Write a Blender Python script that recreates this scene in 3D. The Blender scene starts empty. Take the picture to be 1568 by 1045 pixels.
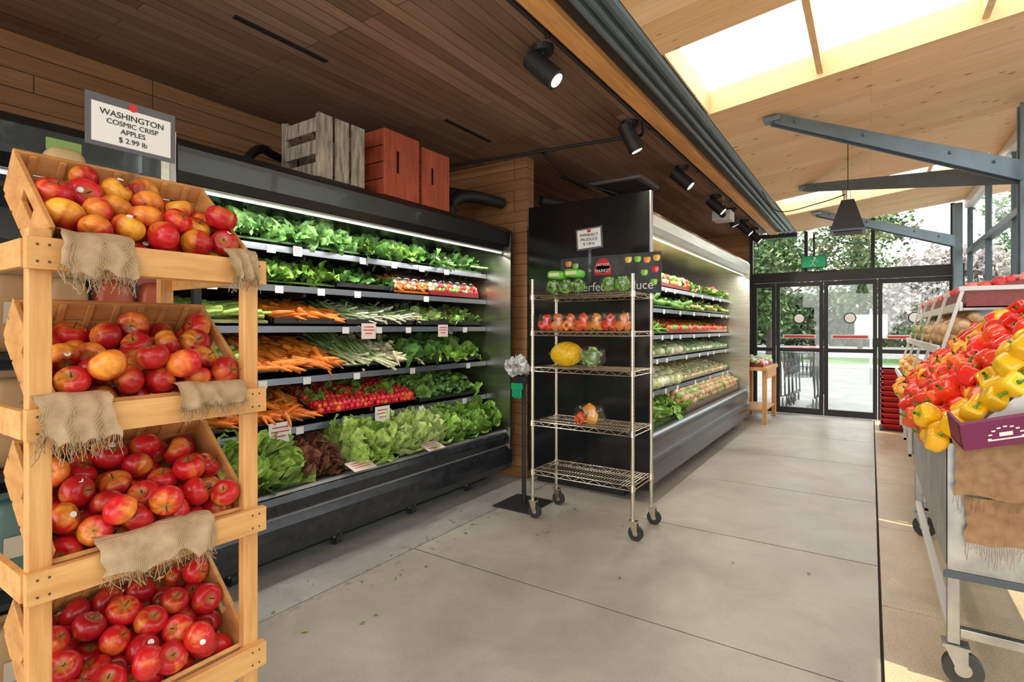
import bpy, math, random
import numpy as np
from mathutils import Vector, Matrix, Quaternion, noise as mn
random.seed(7); rng=np.random.default_rng(7)
PI=math.pi
D=bpy.data; SC=bpy.context.scene
COL=SC.collection

# ---------------------------------------------------------------- materials
def mat(name,col=(.5,.5,.5),rough=.5,metal=0.,var=0.,vs=8.,bump=0.,bs=40.,attr=False,col2=None,coat=0.,stretch=(1,1,1),emit=None,es=0.,spec=.5,trans=0.):
    m=D.materials.new(name); m.use_nodes=True; nt=m.node_tree; N=nt.nodes; L=nt.links
    b=N['Principled BSDF']
    b.inputs['Base Color'].default_value=(*col,1); b.inputs['Roughness'].default_value=rough
    b.inputs['Metallic'].default_value=metal; b.inputs['Coat Weight'].default_value=coat
    b.inputs['Specular IOR Level'].default_value=spec
    b.inputs['Transmission Weight'].default_value=trans
    tc=N.new('ShaderNodeTexCoord'); mp=N.new('ShaderNodeMapping'); L.new(tc.outputs['Object'],mp.inputs['Vector']); mp.inputs['Scale'].default_value=stretch
    src=None
    if attr:
        a=N.new('ShaderNodeVertexColor'); a.layer_name='Col'; src=a.outputs['Color']
    if var>0 or col2:
        nz=N.new('ShaderNodeTexNoise'); nz.inputs['Scale'].default_value=vs; nz.inputs['Detail'].default_value=6; nz.inputs['Roughness'].default_value=.6
        L.new(mp.outputs[0],nz.inputs['Vector'])
        rp=N.new('ShaderNodeValToRGB'); rp.color_ramp.elements[0].position=.35; rp.color_ramp.elements[1].position=.65
        if col2:
            rp.color_ramp.elements[0].color=(*col,1); rp.color_ramp.elements[1].color=(*col2,1)
            L.new(nz.outputs['Fac'],rp.inputs[0]); 
            if not src: src=rp.outputs[0]
        else:
            rp.color_ramp.elements[0].color=(1-var,)*3+(1,); rp.color_ramp.elements[1].color=(1+var,)*3+(1,)
            L.new(nz.outputs['Fac'],rp.inputs[0])
            mx=N.new('ShaderNodeMix'); mx.data_type='RGBA'; mx.blend_type='MULTIPLY'; mx.inputs[0].default_value=1
            if src: L.new(src,mx.inputs[6])
            else: mx.inputs[6].default_value=(*col,1)
            L.new(rp.outputs[0],mx.inputs[7]); src=mx.outputs[2]
    if src: L.new(src,b.inputs['Base Color'])
    if bump>0:
        n2=N.new('ShaderNodeTexNoise'); n2.inputs['Scale'].default_value=bs; n2.inputs['Detail'].default_value=4; L.new(mp.outputs[0],n2.inputs['Vector'])
        bp=N.new('ShaderNodeBump'); bp.inputs['Strength'].default_value=bump; bp.inputs['Distance'].default_value=.01
        L.new(n2.outputs['Fac'],bp.inputs['Height']); L.new(bp.outputs[0],b.inputs['Normal'])
    if emit:
        b.inputs['Emission Color'].default_value=(*emit,1); b.inputs['Emission Strength'].default_value=es
    return m

def weave_mat(name,c1,c2):
    # coarse hessian weave: two crossed thread patterns
    m=D.materials.new(name); m.use_nodes=True; nt=m.node_tree; N=nt.nodes; L=nt.links
    b=N['Principled BSDF']; b.inputs['Roughness'].default_value=.95; b.inputs['Specular IOR Level'].default_value=.1
    tc=N.new('ShaderNodeTexCoord'); sp=N.new('ShaderNodeSeparateXYZ'); L.new(tc.outputs['Object'],sp.inputs[0])
    def mth(op,a,b_=None):
        q=N.new('ShaderNodeMath'); q.operation=op
        for i,v in enumerate((a,b_)):
            if v is None: continue
            if isinstance(v,(int,float)): q.inputs[i].default_value=v
            else: L.new(v,q.inputs[i])
        return q.outputs[0]
    h=mth('ADD',sp.outputs[0],sp.outputs[1])
    s1=mth('ABSOLUTE',mth('SINE',mth('MULTIPLY',h,900))); s2=mth('ABSOLUTE',mth('SINE',mth('MULTIPLY',sp.outputs[2],900)))
    w=mth('MULTIPLY',s1,s2)
    nz=N.new('ShaderNodeTexNoise'); nz.inputs['Scale'].default_value=30; nz.inputs['Detail'].default_value=5; L.new(tc.outputs['Object'],nz.inputs[0])
    f=mth('ADD',mth('MULTIPLY',w,.5),mth('MULTIPLY',nz.outputs['Fac'],.6))
    r=N.new('ShaderNodeValToRGB'); r.color_ramp.elements[0].position=.2; r.color_ramp.elements[1].position=.85
    r.color_ramp.elements[0].color=(*c1,1); r.color_ramp.elements[1].color=(*c2,1); L.new(f,r.inputs[0]); L.new(r.outputs[0],b.inputs['Base Color'])
    bp=N.new('ShaderNodeBump'); bp.inputs['Strength'].default_value=.5; bp.inputs['Distance'].default_value=.002; L.new(w,bp.inputs['Height']); L.new(bp.outputs[0],b.inputs['Normal'])
    return m

def plank_mat(name,ua,va,row,length,c1,c2,gap,rough=.5,grain=.35,knots=False,blotch=None):
    m=D.materials.new(name); m.use_nodes=True; nt=m.node_tree; N=nt.nodes; L=nt.links
    b=N['Principled BSDF']; b.inputs['Roughness'].default_value=rough
    tc=N.new('ShaderNodeTexCoord'); sp=N.new('ShaderNodeSeparateXYZ'); cb=N.new('ShaderNodeCombineXYZ')
    L.new(tc.outputs['Object'],sp.inputs[0]); L.new(sp.outputs[ua],cb.inputs[0]); L.new(sp.outputs[va],cb.inputs[1])
    br=N.new('ShaderNodeTexBrick'); L.new(cb.outputs[0],br.inputs['Vector'])
    br.inputs['Scale'].default_value=1; br.inputs['Brick Width'].default_value=length; br.inputs['Row Height'].default_value=row
    br.inputs['Mortar Size'].default_value=.003 if gap else .0010; br.inputs['Mortar Smooth'].default_value=.3; br.offset=.37; br.offset_frequency=3
    br.inputs['Color1'].default_value=(*c1,1); br.inputs['Color2'].default_value=(*c2,1)
    g=gap if gap else tuple(x*.6 for x in c1); br.inputs['Mortar'].default_value=(*g,1)
    mp=N.new('ShaderNodeMapping'); L.new(cb.outputs[0],mp.inputs[0]); mp.inputs['Scale'].default_value=(2.5,55,1)
    nz=N.new('ShaderNodeTexNoise'); nz.inputs['Scale'].default_value=1; nz.inputs['Detail'].default_value=6; L.new(mp.outputs[0],nz.inputs[0])
    rp=N.new('ShaderNodeValToRGB'); rp.color_ramp.elements[0].position=.3; rp.color_ramp.elements[1].position=.7
    rp.color_ramp.elements[0].color=(1-grain,)*3+(1,); rp.color_ramp.elements[1].color=(1+grain*.6,)*3+(1,)
    L.new(nz.outputs['Fac'],rp.inputs[0])
    mx=N.new('ShaderNodeMix'); mx.data_type='RGBA'; mx.blend_type='MULTIPLY'; mx.inputs[0].default_value=1
    L.new(br.outputs['Color'],mx.inputs[6]); L.new(rp.outputs[0],mx.inputs[7]); out=mx.outputs[2]
    if blotch:
        n3=N.new('ShaderNodeTexNoise'); n3.inputs['Scale'].default_value=.8; L.new(cb.outputs[0],n3.inputs[0])
        m3=N.new('ShaderNodeMix'); m3.data_type='RGBA'; L.new(out,m3.inputs[6]); m3.inputs[7].default_value=(*blotch,1)
        mr=N.new('ShaderNodeMapRange'); mr.inputs[1].default_value=.4; mr.inputs[2].default_value=.75; mr.inputs[4].default_value=.4
        L.new(n3.outputs['Fac'],mr.inputs[0]); L.new(mr.outputs[0],m3.inputs[0]); out=m3.outputs[2]
    if knots:
        vo=N.new('ShaderNodeTexVoronoi'); vo.inputs['Scale'].default_value=1; mk=N.new('ShaderNodeMapping'); mk.inputs['Scale'].default_value=(5.,9.,1); L.new(cb.outputs[0],mk.inputs[0]); L.new(mk.outputs[0],vo.inputs['Vector'])
        k=N.new('ShaderNodeValToRGB'); k.color_ramp.elements[0].position=.05; k.color_ramp.elements[1].position=.15
        k.color_ramp.elements[0].color=(.22,.08,.02,1); k.color_ramp.elements[1].color=(1,1,1,1); L.new(vo.outputs['Distance'],k.inputs[0])
        m4=N.new('ShaderNodeMix'); m4.data_type='RGBA'; m4.blend_type='MULTIPLY'; m4.inputs[0].default_value=.85
        L.new(out,m4.inputs[6]); L.new(k.outputs[0],m4.inputs[7]); out=m4.outputs[2]
    L.new(out,b.inputs['Base Color'])
    bp=N.new('ShaderNodeBump'); bp.inputs['Strength'].default_value=.3; bp.inputs['Distance'].default_value=.004; bp.invert=True
    L.new(br.outputs['Fac'],bp.inputs['Height']); L.new(bp.outputs[0],b.inputs['Normal'])
    return m

def glass_mat(name,fac=.07,tint=(.95,.98,.97),rough=.01):
    m=D.materials.new(name); m.use_nodes=True; nt=m.node_tree; N=nt.nodes; L=nt.links
    N.remove(N['Principled BSDF']); o=N['Material Output']
    t=N.new('ShaderNodeBsdfTransparent'); t.inputs[0].default_value=(*tint,1)
    g=N.new('ShaderNodeBsdfGlossy'); g.inputs['Roughness'].default_value=rough
    x=N.new('ShaderNodeMixShader'); x.inputs[0].default_value=fac
    L.new(t.outputs[0],x.inputs[1]); L.new(g.outputs[0],x.inputs[2]); L.new(x.outputs[0],o.inputs[0]); return m

def floor_mat(name,c1,c2,stain,scale=2.2,speck=.12,dirt=None):
    m=D.materials.new(name); m.use_nodes=True; nt=m.node_tree; N=nt.nodes; L=nt.links
    b=N['Principled BSDF']; tc=N.new('ShaderNodeTexCoord')
    def noise_(s,d,r,a=0): 
        n=N.new('ShaderNodeTexNoise'); n.inputs['Scale'].default_value=s; n.inputs['Detail'].default_value=d; n.inputs['Roughness'].default_value=r; n.inputs['Distortion'].default_value=a; L.new(tc.outputs['Object'],n.inputs[0]); return n
    def ramp(src,p0,p1,ca,cb_):
        r=N.new('ShaderNodeValToRGB'); r.color_ramp.elements[0].position=p0; r.color_ramp.elements[1].position=p1
        r.color_ramp.elements[0].color=(*ca,1); r.color_ramp.elements[1].color=(*cb_,1); L.new(src,r.inputs[0]); return r
    a=noise_(scale,8,.65,.4); r=ramp(a.outputs['Fac'],.32,.68,c1,c2)
    f=noise_(140,3,.5); r2=ramp(f.outputs['Fac'],.3,.7,(1-speck,)*3,(1+speck,)*3)
    big=noise_(.7,5,.6,.8); r3=ramp(big.outputs['Fac'],.35,.65,(.86,.85,.83),(1.12,1.12,1.12))
    def mul(x_,y_):
        x=N.new('ShaderNodeMix'); x.data_type='RGBA'; x.blend_type='MULTIPLY'; x.inputs[0].default_value=1; L.new(x_,x.inputs[6]); L.new(y_,x.inputs[7]); return x.outputs[2]
    c=mul(mul(r.outputs[0],r2.outputs[0]),r3.outputs[0])
    def over(c,fac):
        y=N.new('ShaderNodeMix'); y.data_type='RGBA'; L.new(fac,y.inputs[0]); L.new(c,y.inputs[6]); y.inputs[7].default_value=(*stain,1); return y.outputs[2]
    s=noise_(7,7,.7); c=over(c,ramp(s.outputs['Fac'],.68,.76,(0,0,0),(.35,.35,.35)).outputs[0])
    sp=N.new('ShaderNodeSeparateXYZ'); L.new(tc.outputs['Object'],sp.inputs[0])
    def m2(op,a_,b_):
        q=N.new('ShaderNodeMath'); q.operation=op
        for i,v in enumerate((a_,b_)):
            if v is None: continue
            if isinstance(v,(int,float)): q.inputs[i].default_value=v
            else: L.new(v,q.inputs[i])
        return q.outputs[0]
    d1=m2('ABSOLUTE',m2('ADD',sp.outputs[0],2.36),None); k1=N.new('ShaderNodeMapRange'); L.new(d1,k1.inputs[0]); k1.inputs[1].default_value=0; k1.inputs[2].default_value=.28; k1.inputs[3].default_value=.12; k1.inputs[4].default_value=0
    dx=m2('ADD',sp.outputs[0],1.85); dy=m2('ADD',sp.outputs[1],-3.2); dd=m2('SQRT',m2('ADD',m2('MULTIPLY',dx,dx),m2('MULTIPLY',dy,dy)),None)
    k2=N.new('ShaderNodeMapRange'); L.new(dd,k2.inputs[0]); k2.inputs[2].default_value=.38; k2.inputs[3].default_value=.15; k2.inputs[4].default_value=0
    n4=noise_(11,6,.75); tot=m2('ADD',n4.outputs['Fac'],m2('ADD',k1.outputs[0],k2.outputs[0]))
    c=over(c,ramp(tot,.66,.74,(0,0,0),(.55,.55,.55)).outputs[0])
    L.new(c,b.inputs['Base Color'])
    rr=N.new('ShaderNodeMapRange'); rr.inputs[1].default_value=.3; rr.inputs[2].default_value=.7; rr.inputs[3].default_value=.25; rr.inputs[4].default_value=.55; L.new(big.outputs['Fac'],rr.inputs[0]); L.new(rr.outputs[0],b.inputs['Roughness'])
    bp=N.new('ShaderNodeBump'); bp.inputs['Strength'].default_value=.12; bp.inputs['Distance'].default_value=.003; L.new(f.outputs['Fac'],bp.inputs['Height']); L.new(bp.outputs[0],b.inputs['Normal'])
    return m

M=dict(
 ceil=plank_mat('dark_plank_ceiling',1,0,.085,1.9,(.17,.088,.054),(.34,.20,.135),(.03,.016,.01),.40,.3,False,(.36,.25,.19)),
 wallw=plank_mat('brown_plank_wall',1,2,.10,1.6,(.33,.150,.058),(.46,.22,.09),(.06,.03,.015),.5,.25),
 part=plank_mat('partition_planks',0,2,.10,1.4,(.32,.145,.055),(.44,.21,.085),(.06,.03,.015),.5,.25),
 ply=plank_mat('light_timber_soffit',0,1,.18,2.8,(.86,.53,.25),(.96,.66,.36),None,.6,.12,True),
 beamw=mat('glulam_timber',(.80,.38,.12),.5,var=.2,vs=3,stretch=(8,.6,8)),
 steelb=mat('bluegrey_painted_steel',(.15,.20,.235),.35,.35,var=.1),
 steeld=mat('darkgrey_painted_steel',(.07,.09,.11),.4,.3),
 floor=floor_mat('polished_concrete',(.37,.33,.27),(.51,.465,.39),(.13,.11,.09)),
 floor2=floor_mat('rough_concrete_strip',(.46,.345,.22),(.60,.475,.33),(.2,.15,.1),3.5,.3),
 floor3=floor_mat('dirty_concrete_strip',(.30,.285,.26),(.46,.44,.40),(.10,.09,.08),3.5,.2),
 grout=mat('joint_filler',(.02,.017,.015),.9),
 black=mat('black_enamel',(.012,.013,.014),.28,var=.25,vs=30,coat=.2),
 blackm=mat('black_matte',(.015,.015,.016),.55),
 panel=mat('gloss_black_panel',(.008,.009,.010),.16),
 bumper=mat('bumper_plastic',(.018,.021,.025),.22,bump=.15,bs=12,var=.4,vs=14),
 steel=mat('brushed_steel',(.66,.63,.55),.3,1.,var=.12,vs=3,stretch=(1,1,14)),
 steels=mat('galvanised_sheet',(.38,.39,.39),.38,1.,var=.25,vs=5),
 chrome=mat('chrome_wire',(.78,.70,.57),.25,1.),
 cartm=mat('cart_wire_zinc',(.12,.13,.14),.35,.6),
 alu=mat('aluminium_rail',(.42,.43,.45),.35,.7),
 railm=mat('shelf_price_rail',(.15,.17,.20),.3,.5),
 white=mat('white_paint',(.78,.78,.76),.4),
 paper=mat('paper_card',(.86,.86,.84),.6),
 pinkp=mat('pale_pink_card',(.85,.70,.66),.6),
 greyf=mat('grey_sign_frame',(.10,.10,.11),.35),
 chalk=mat('chalkboard',(.045,.05,.055),.6,var=.4,vs=9),
 red=mat('red_plastic',(.62,.02,.02),.4),
 redw=mat('red_stained_wood',(.46,.085,.035),.6,var=.25,vs=4,stretch=(6,6,1)),
 greyw=mat('weathered_grey_wood',(.38,.33,.26),.7,var=.5,vs=5,stretch=(8,8,1.2)),
 pine=mat('pine_wood',(.66,.31,.09),.5,col2=(.84,.46,.16),vs=3,stretch=(9,1.3,9),bump=.1,bs=20),
 pinev=mat('pine_post_wood',(.64,.29,.08),.5,col2=(.83,.45,.16),vs=3,stretch=(9,9,1.0),bump=.1,bs=20),
 pineside=mat('crate_pine_wood',(.56,.24,.07),.5,col2=(.76,.38,.12),vs=3,stretch=(4,4,9),bump=.1,bs=20),
 burlap=weave_mat('burlap',(.30,.185,.09),(.74,.54,.34)),
 burlapd=weave_mat('brown_burlap',(.20,.10,.045),(.55,.34,.18)),
 apple=mat('apple_skin',attr=True,rough=.28,coat=.12,var=.16,vs=70,spec=.4),
 prod=mat('vegetable_skin',attr=True,rough=.38,var=.22,vs=45),
 pepper=mat('pepper_skin',attr=True,rough=.2,coat=.3),
 leaf=mat('leaf_green',attr=True,rough=.45,var=.35,vs=35,bump=.4,bs=90),
 stem=mat('stem_brown',(.10,.06,.02),.8),
 bag=glass_mat('clear_plastic_bag',.10,(.98,.98,.98),.15),
 acry=glass_mat('acrylic',.18,(.95,.97,.97),.05),
 glass=glass_mat('window_glass',.05),
 sky=mat('emissive_skylight_panel',(.9,.95,1),.6,emit=(.88,.95,1),es=2.2),  # opaque pane glows by itself, standing in for daylight coming through
 strip=mat('led_strip',(1,1,1),.5,emit=(1,.95,.86),es=1.5),
 bulb=mat('spot_bulb',(1,1,1),.5,emit=(1,.82,.55),es=10),
 green=mat('exit_green',(.0,.22,.08),.4,emit=(.0,.5,.2),es=.1),
 rubber=mat('rubber_wheel',(.03,.03,.03),.7),
 purple=mat('purple_carton',(.18,.015,.08),.55),
 kraft=mat('kraft_board',(.42,.24,.11),.8,var=.1),
 bagc=mat('printed_bag',attr=True,rough=.4),
 asphalt=mat('asphalt',(.20,.195,.19),.8,var=.12,vs=2),
 grass=mat('grass',(.09,.17,.035),.9,var=.3,vs=3),
 bark=mat('bark',(.05,.035,.025),.9,var=.3,vs=10),
 foliage=mat('foliage',attr=True,rough=.7),
 bldg=mat('grey_cladding',(.30,.31,.31),.7,var=.1),
)

# ---------------------------------------------------------------- builder
def pack(F):
    tot=np.array([len(f) for f in F],dtype=np.int32)
    return np.array([i for f in F for i in f],dtype=np.int32),tot
def nz_(v): v=np.asarray(v,float); return v/(np.linalg.norm(v,axis=-1,keepdims=True)+1e-9)
def basis(d,up=(0,0,1)):
    d=nz_(d); up=np.array(up,float)
    if abs(np.dot(d,up))>.97: up=np.array([0,1.,0])
    x=nz_(np.cross(up,d)); y=np.cross(d,x)
    return np.stack([x,y,d],1)
def group(name,parent=None):
    e=D.objects.new(name,None); e.empty_display_size=.1; COL.objects.link(e)
    if parent: e.parent=parent
    return e
BOXF=pack([(0,3,2,1),(4,5,6,7),(0,1,5,4),(1,2,6,5),(2,3,7,6),(3,0,4,7)])
class MB:
    def __init__(s,name,mats,parent=None,bevel=0.,recalc=False):
        s.name=name; s.mats=mats if isinstance(mats,(list,tuple)) else [mats]; s.parent=parent; s.bevel=bevel; s.recalc=recalc
        s.V=[];s.Fl=[];s.T=[];s.Mi=[];s.C=[];s.S=[];s.n=0
    def add(s,V,F,m=0,col=(1,1,1),smooth=False):
        V=np.asarray(V,float).reshape(-1,3)
        if isinstance(F,list): F=pack(F)
        fl,t=F; s.V.append(V); s.Fl.append(fl+s.n); s.T.append(t); s.Mi.append(np.full(len(t),m,np.int32)); s.S.append(np.full(len(t),smooth,bool))
        c=np.asarray(col,float)
        if c.ndim==1: c=np.tile(c,(len(V),1))
        s.C.append(c); s.n+=len(V)
    def box(s,lo,hi,m=0,col=(1,1,1)):
        (a,b,c),(d,e,f)=lo,hi
        s.add([(a,b,c),(d,b,c),(d,e,c),(a,e,c),(a,b,f),(d,b,f),(d,e,f),(a,e,f)],BOXF,m,col)
    def obox(s,c,size,R,m=0,col=(1,1,1)):
        h=np.array(size)/2; P=np.array([(-1,-1,-1),(1,-1,-1),(1,1,-1),(-1,1,-1),(-1,-1,1),(1,-1,1),(1,1,1),(-1,1,1)])*h
        s.add(P@np.asarray(R).T+np.array(c),BOXF,m,col)
    def bar(s,p0,p1,w,h,m=0,up=(0,0,1)):
        p0=np.array(p0,float);p1=np.array(p1,float); R=basis(p1-p0,up); s.obox((p0+p1)/2,(w,h,np.linalg.norm(p1-p0)),R,m)
    def cyl(s,p0,p1,r0,r1=None,n=12,m=0,col=(1,1,1),caps=True):
        r1=r0 if r1 is None else r1; p0=np.array(p0,float);p1=np.array(p1,float); R=basis(p1-p0)
        a=np.arange(n)*2*PI/n; c=np.stack([np.cos(a),np.sin(a),0*a],1)
        V=np.concatenate([p0+(c*r0)@R.T,p1+(c*r1)@R.T]); F=[(i,(i+1)%n,n+(i+1)%n,n+i) for i in range(n)]
        if caps: F+= [tuple(range(n-1,-1,-1)),tuple(range(n,2*n))]
        s.add(V,F,m,col,True if not caps else False)
    def tube(s,pts,r,n=8,m=0,col=(1,1,1)):
        pts=np.array(pts,float); k=len(pts); V=[]
        a=np.arange(n)*2*PI/n; c=np.stack([np.cos(a),np.sin(a),0*a],1)
        rr=r if hasattr(r,'__len__') else [r]*k
        for i in range(k):
            d=pts[min(i+1,k-1)]-pts[max(i-1,0)]; V.append(pts[i]+(c*rr[i])@basis(d).T)
        F=[(i*n+j,i*n+(j+1)%n,(i+1)*n+(j+1)%n,(i+1)*n+j) for i in range(k-1) for j in range(n)]
        s.add(np.concatenate(V),F,m,col,True)
    def extr(s,prof,y0,y1,m=0,ax='y',smooth=False):
        n=len(prof)
        def P(p,y): return (p[0],y,p[1]) if ax=='y' else (y,p[0],p[1])
        V=[P(p,y0) for p in prof]+[P(p,y1) for p in prof]
        F=[(i,(i+1)%n,n+(i+1)%n,n+i) for i in range(n)]
        s.add(V,F,m,smooth=smooth)
        s.add(V,[tuple(range(n)),tuple(range(2*n-1,n-1,-1))],m)
    def put(s,T,pos,R=None,sc=1.,col=(1,1,1),m=0,smooth=True):
        V=T[0]*sc
        if R is not None: V=V@np.asarray(R).T
        s.add(V+np.array(pos),T[1],m,col,smooth)
    def build(s):
        me=D.meshes.new(s.name); V=np.concatenate(s.V); fl=np.concatenate(s.Fl); t=np.concatenate(s.T)
        me.vertices.add(len(V)); me.vertices.foreach_set('co',V.astype(np.float32).ravel())
        me.loops.add(len(fl)); me.loops.foreach_set('vertex_index',fl.astype(np.int32))
        me.polygons.add(len(t)); st=np.concatenate([[0],np.cumsum(t)[:-1]]).astype(np.int32)
        me.polygons.foreach_set('loop_start',st)
        me.polygons.foreach_set('material_index',np.concatenate(s.Mi)); me.polygons.foreach_set('use_smooth',np.concatenate(s.S))
        for m in s.mats: me.materials.append(M[m] if isinstance(m,str) else m)
        me.update(calc_edges=True); me.validate()
        ca=me.color_attributes.new('Col','FLOAT_COLOR','POINT'); C=np.concatenate(s.C); C=np.concatenate([C,np.ones((len(C),1))],1)
        if len(me.vertices)==len(C): ca.data.foreach_set('color',C.astype(np.float32).ravel())
        if s.recalc or s.bevel:
            import bmesh
            bm=bmesh.new(); bm.from_mesh(me); bmesh.ops.recalc_face_normals(bm,faces=bm.faces); bm.to_mesh(me); bm.free()
        o=D.objects.new(s.name,me); COL.objects.link(o)
        if s.parent: o.parent=s.parent
        if s.bevel:
            b=o.modifiers.new('bev','BEVEL'); b.width=s.bevel; b.segments=2; b.limit_method='ANGLE'; b.angle_limit=.6
        return o
def lathe(prof,n):
    V=[];k=len(prof)
    for r,z in prof:
        for j in range(n):
            a=j*2*PI/n; V.append((r*math.cos(a),r*math.sin(a),z))
    F=[(i*n+j,(i+1)*n+j,(i+1)*n+(j+1)%n,i*n+(j+1)%n) for i in range(k-1) for j in range(n)]
    return np.array(V),pack(F)
def sphere(n=14,k=9,p=1.):
    T=lathe([(math.sin(i*PI/k)+1e-4,math.cos(i*PI/k)) for i in range(k+1)],n); V=T[0]
    if p!=1: V=np.sign(V)*np.abs(V)**p
    return V,T[1]
def text(s,loc,size,rot,m,parent,name='lettering',align='CENTER',ext=.0006):
    c=D.curves.new(name,'FONT'); c.body=s; c.size=size; c.align_x=align; c.align_y='CENTER'; c.extrude=ext
    o=D.objects.new(name,c); o.location=loc; o.rotation_euler=rot; c.materials.append(M[m]); COL.objects.link(o); o.parent=parent; return o
RX=(PI/2,0,PI/2); RY=(PI/2,0,0)

def apple_tpl():
    k=15; pr=[]
    for i in range(k+1):
        th=i*PI/k; r=math.sin(th)*(1+.07*math.cos(th)); z=.9*math.cos(th)-.36*math.exp(-(th/.42)**2)+.16*math.exp(-((PI-th)/.35)**2); pr.append((r+1e-4,z))
    return lathe(pr,28)
APP=apple_tpl(); APPN=nz_(APP[0])
SPH=sphere(); SPHL=sphere(9,6); PIL=sphere(20,14,.55)
def pepper_tpl():
    k=14; pr=[]
    for i in range(k+1):
        th=i*PI/k; r=(math.sin(th)**.7)*(1+.20*math.cos(th)); z=1.12*math.cos(th)-.42*math.exp(-(th/.4)**2)+.35*math.exp(-((PI-th)/.4)**2); pr.append((r*.95+1e-4,z))
    V,F=lathe(pr,24); a=np.arctan2(V[:,1],V[:,0]); f=1+.13*np.cos(4*a)-.05*np.abs(np.sin(4*a)); V[:,0]*=f; V[:,1]*=f; return V,F
PEP=pepper_tpl()
STK=lathe([(1e-4,0),(1,.02),(.95,.3),(.8,.6),(.5,.85),(.2,.97),(1e-4,1)],8)
TUB=lathe([(1e-4,0),(1,.01),(1,.35),(1,.7),(1,.99),(1e-4,1)],8)
BOT=lathe([(1e-4,0),(.9,.0),(1,.03),(1,.55),(.85,.68),(.4,.82),(.38,.90),(.45,.91),(.45,1),(1e-4,1)],14)
def rnd_rot():
    q=rng.normal(size=4); q/=np.linalg.norm(q); return np.array(Quaternion(q).to_matrix())
def relax(P,rad,lo,hi,g,it=90):
    P=P.copy(); lo=np.array(lo);hi=np.array(hi)
    for _ in range(it):
        P+=g
        for __ in range(3):
            d=P[:,None]-P[None]; L=np.linalg.norm(d,axis=2)+1e-9; np.fill_diagonal(L,9)
            o=np.clip(2*rad-L,0,None); P+=(d/L[...,None]*o[...,None]*.32).sum(1); P=np.clip(P,lo,hi)
    return P
def apple(mb,pos,R,yel=.3,face=None):
    g=nz_(rng.normal(size=3)+np.array([.6,-.4,.3])); rot=basis(nz_(rng.normal(size=3)*.8+np.array([.5,0,.7])))
    v=APPN@(rot.T@g); az=np.arctan2(APPN[:,1],APPN[:,0]); v=v+.18*np.sin(az*7+rng.random()*6)+.12*np.sin(az*17)
    lo=1.0-2.0*yel; w=np.clip((v-lo)/1.0,0,1)[:,None]
    red=np.array([.62,.012,.016])*(.60+.5*rng.random()); ye=np.array([.93,.25+.20*rng.random(),.035])
    c=red*(1-w)+ye*w
    top=np.clip((APPN[:,2]-.86)/.1,0,1)[:,None]; c=c*(1-top*.6)+np.array([.45,.30,.06])*top*.6
    s=R*(1+.05*rng.normal()); V=APP[0]*np.array([1,1,.93+.08*rng.random()])
    mb.put((V,APP[1]),pos,rot,s,c,0)
    mb.cyl(np.array(pos)+rot@np.array([0,0,.5*s]),np.array(pos)+rot@np.array([.1*s,0,1.0*s]),.0016,.0022,5,1)
    if rng.random()<.18:
        d=nz_(np.array([.8,-.3,.45])+rng.normal(size=3)*.4); p=np.array(pos)+d*s*.96; mb.cyl(p-d*.004,p,.0075,.007,10,2)
def pepper(mb,pos,R,c):
    rot=basis(nz_(rng.normal(size=3)+np.array([-.3,-.3,.3]))); c=np.array(c)*(.85+.3*rng.random())
    s=R*(1+.06*rng.normal()); mb.put(PEP,pos,rot*1.,s,c,0)
    mb.tube([np.array(pos)+rot@np.array([0,0,.62*s]),np.array(pos)+rot@np.array([.05*s,0,.95*s]),np.array(pos)+rot@np.array([.2*s,0,1.3*s])],[s*.26,s*.11,s*.14],7,1,col=(.10,.28,.03))
def leaves(mb,base,d,nr,L,W,ruf,curl,cA,cB,m=0,na=7,nb=5,rib=.4):
    n=len(base); d=nz_(d); nr=nz_(nr-np.sum(nr*d,1,keepdims=True)*d); side=np.cross(d,nr)
    a=np.linspace(0,1,na)[None,:,None]; b=np.linspace(-1,1,nb)[None,None,:]
    L=np.asarray(L)[:,None,None]; W=np.asarray(W)[:,None,None]
    w=W*(.18+.82*np.sin(PI*np.clip(a*.82+.08,0,1))**.8)
    ph=rng.random((n,1,1))*6.28
    off=ruf*((np.abs(b)**1.3)*(.3+a)*np.sin(a*11+ph+2*b)*1.0+.35*rng.normal(size=(n,na,nb)))+curl*L*(a**2)+.25*W*b**2
    X=lambda v:v[:,None,None,:]
    P=X(base)+X(d)*(L*a+0*b)[...,None]+X(side)*(w*b)[...,None]+X(nr)*off[...,None]
    cA=np.asarray(cA,float);cB=np.asarray(cB,float)
    if cA.ndim==1: cA=np.tile(cA,(n,1))
    if cB.ndim==1: cB=np.tile(cB,(n,1))
    t=np.clip(a+.25*np.abs(b)-.05,0,1)[...,None]
    C=X(cA)*(1-t)+X(cB)*t
    C=C*(.6+.8*rng.random((n,1,1,1)))*(1+rib*(np.abs(b)<.1)[...,None])*(1+0*a[...,None])
    idx=np.arange(n*na*nb).reshape(n,na,nb)
    q=np.stack([idx[:,:-1,:-1],idx[:,1:,:-1],idx[:,1:,1:],idx[:,:-1,1:]],-1).reshape(-1,4)
    mb.add(P.reshape(-1,3),(q.ravel().astype(np.int32),np.full(len(q),4,np.int32)),m,np.clip(C,0,1).reshape(-1,3),True)
GR_D=((.045,.11,.025),(.085,.22,.04)); GR_M=((.14,.30,.045),(.24,.44,.07)); GR_L=((.66,.68,.36),(.36,.55,.11)); GR_Y=((.78,.79,.54),(.50,.64,.20)); RL=((.35,.42,.12),(.20,.06,.04)); GR_K=((.085,.21,.05),(.13,.29,.07))
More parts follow.
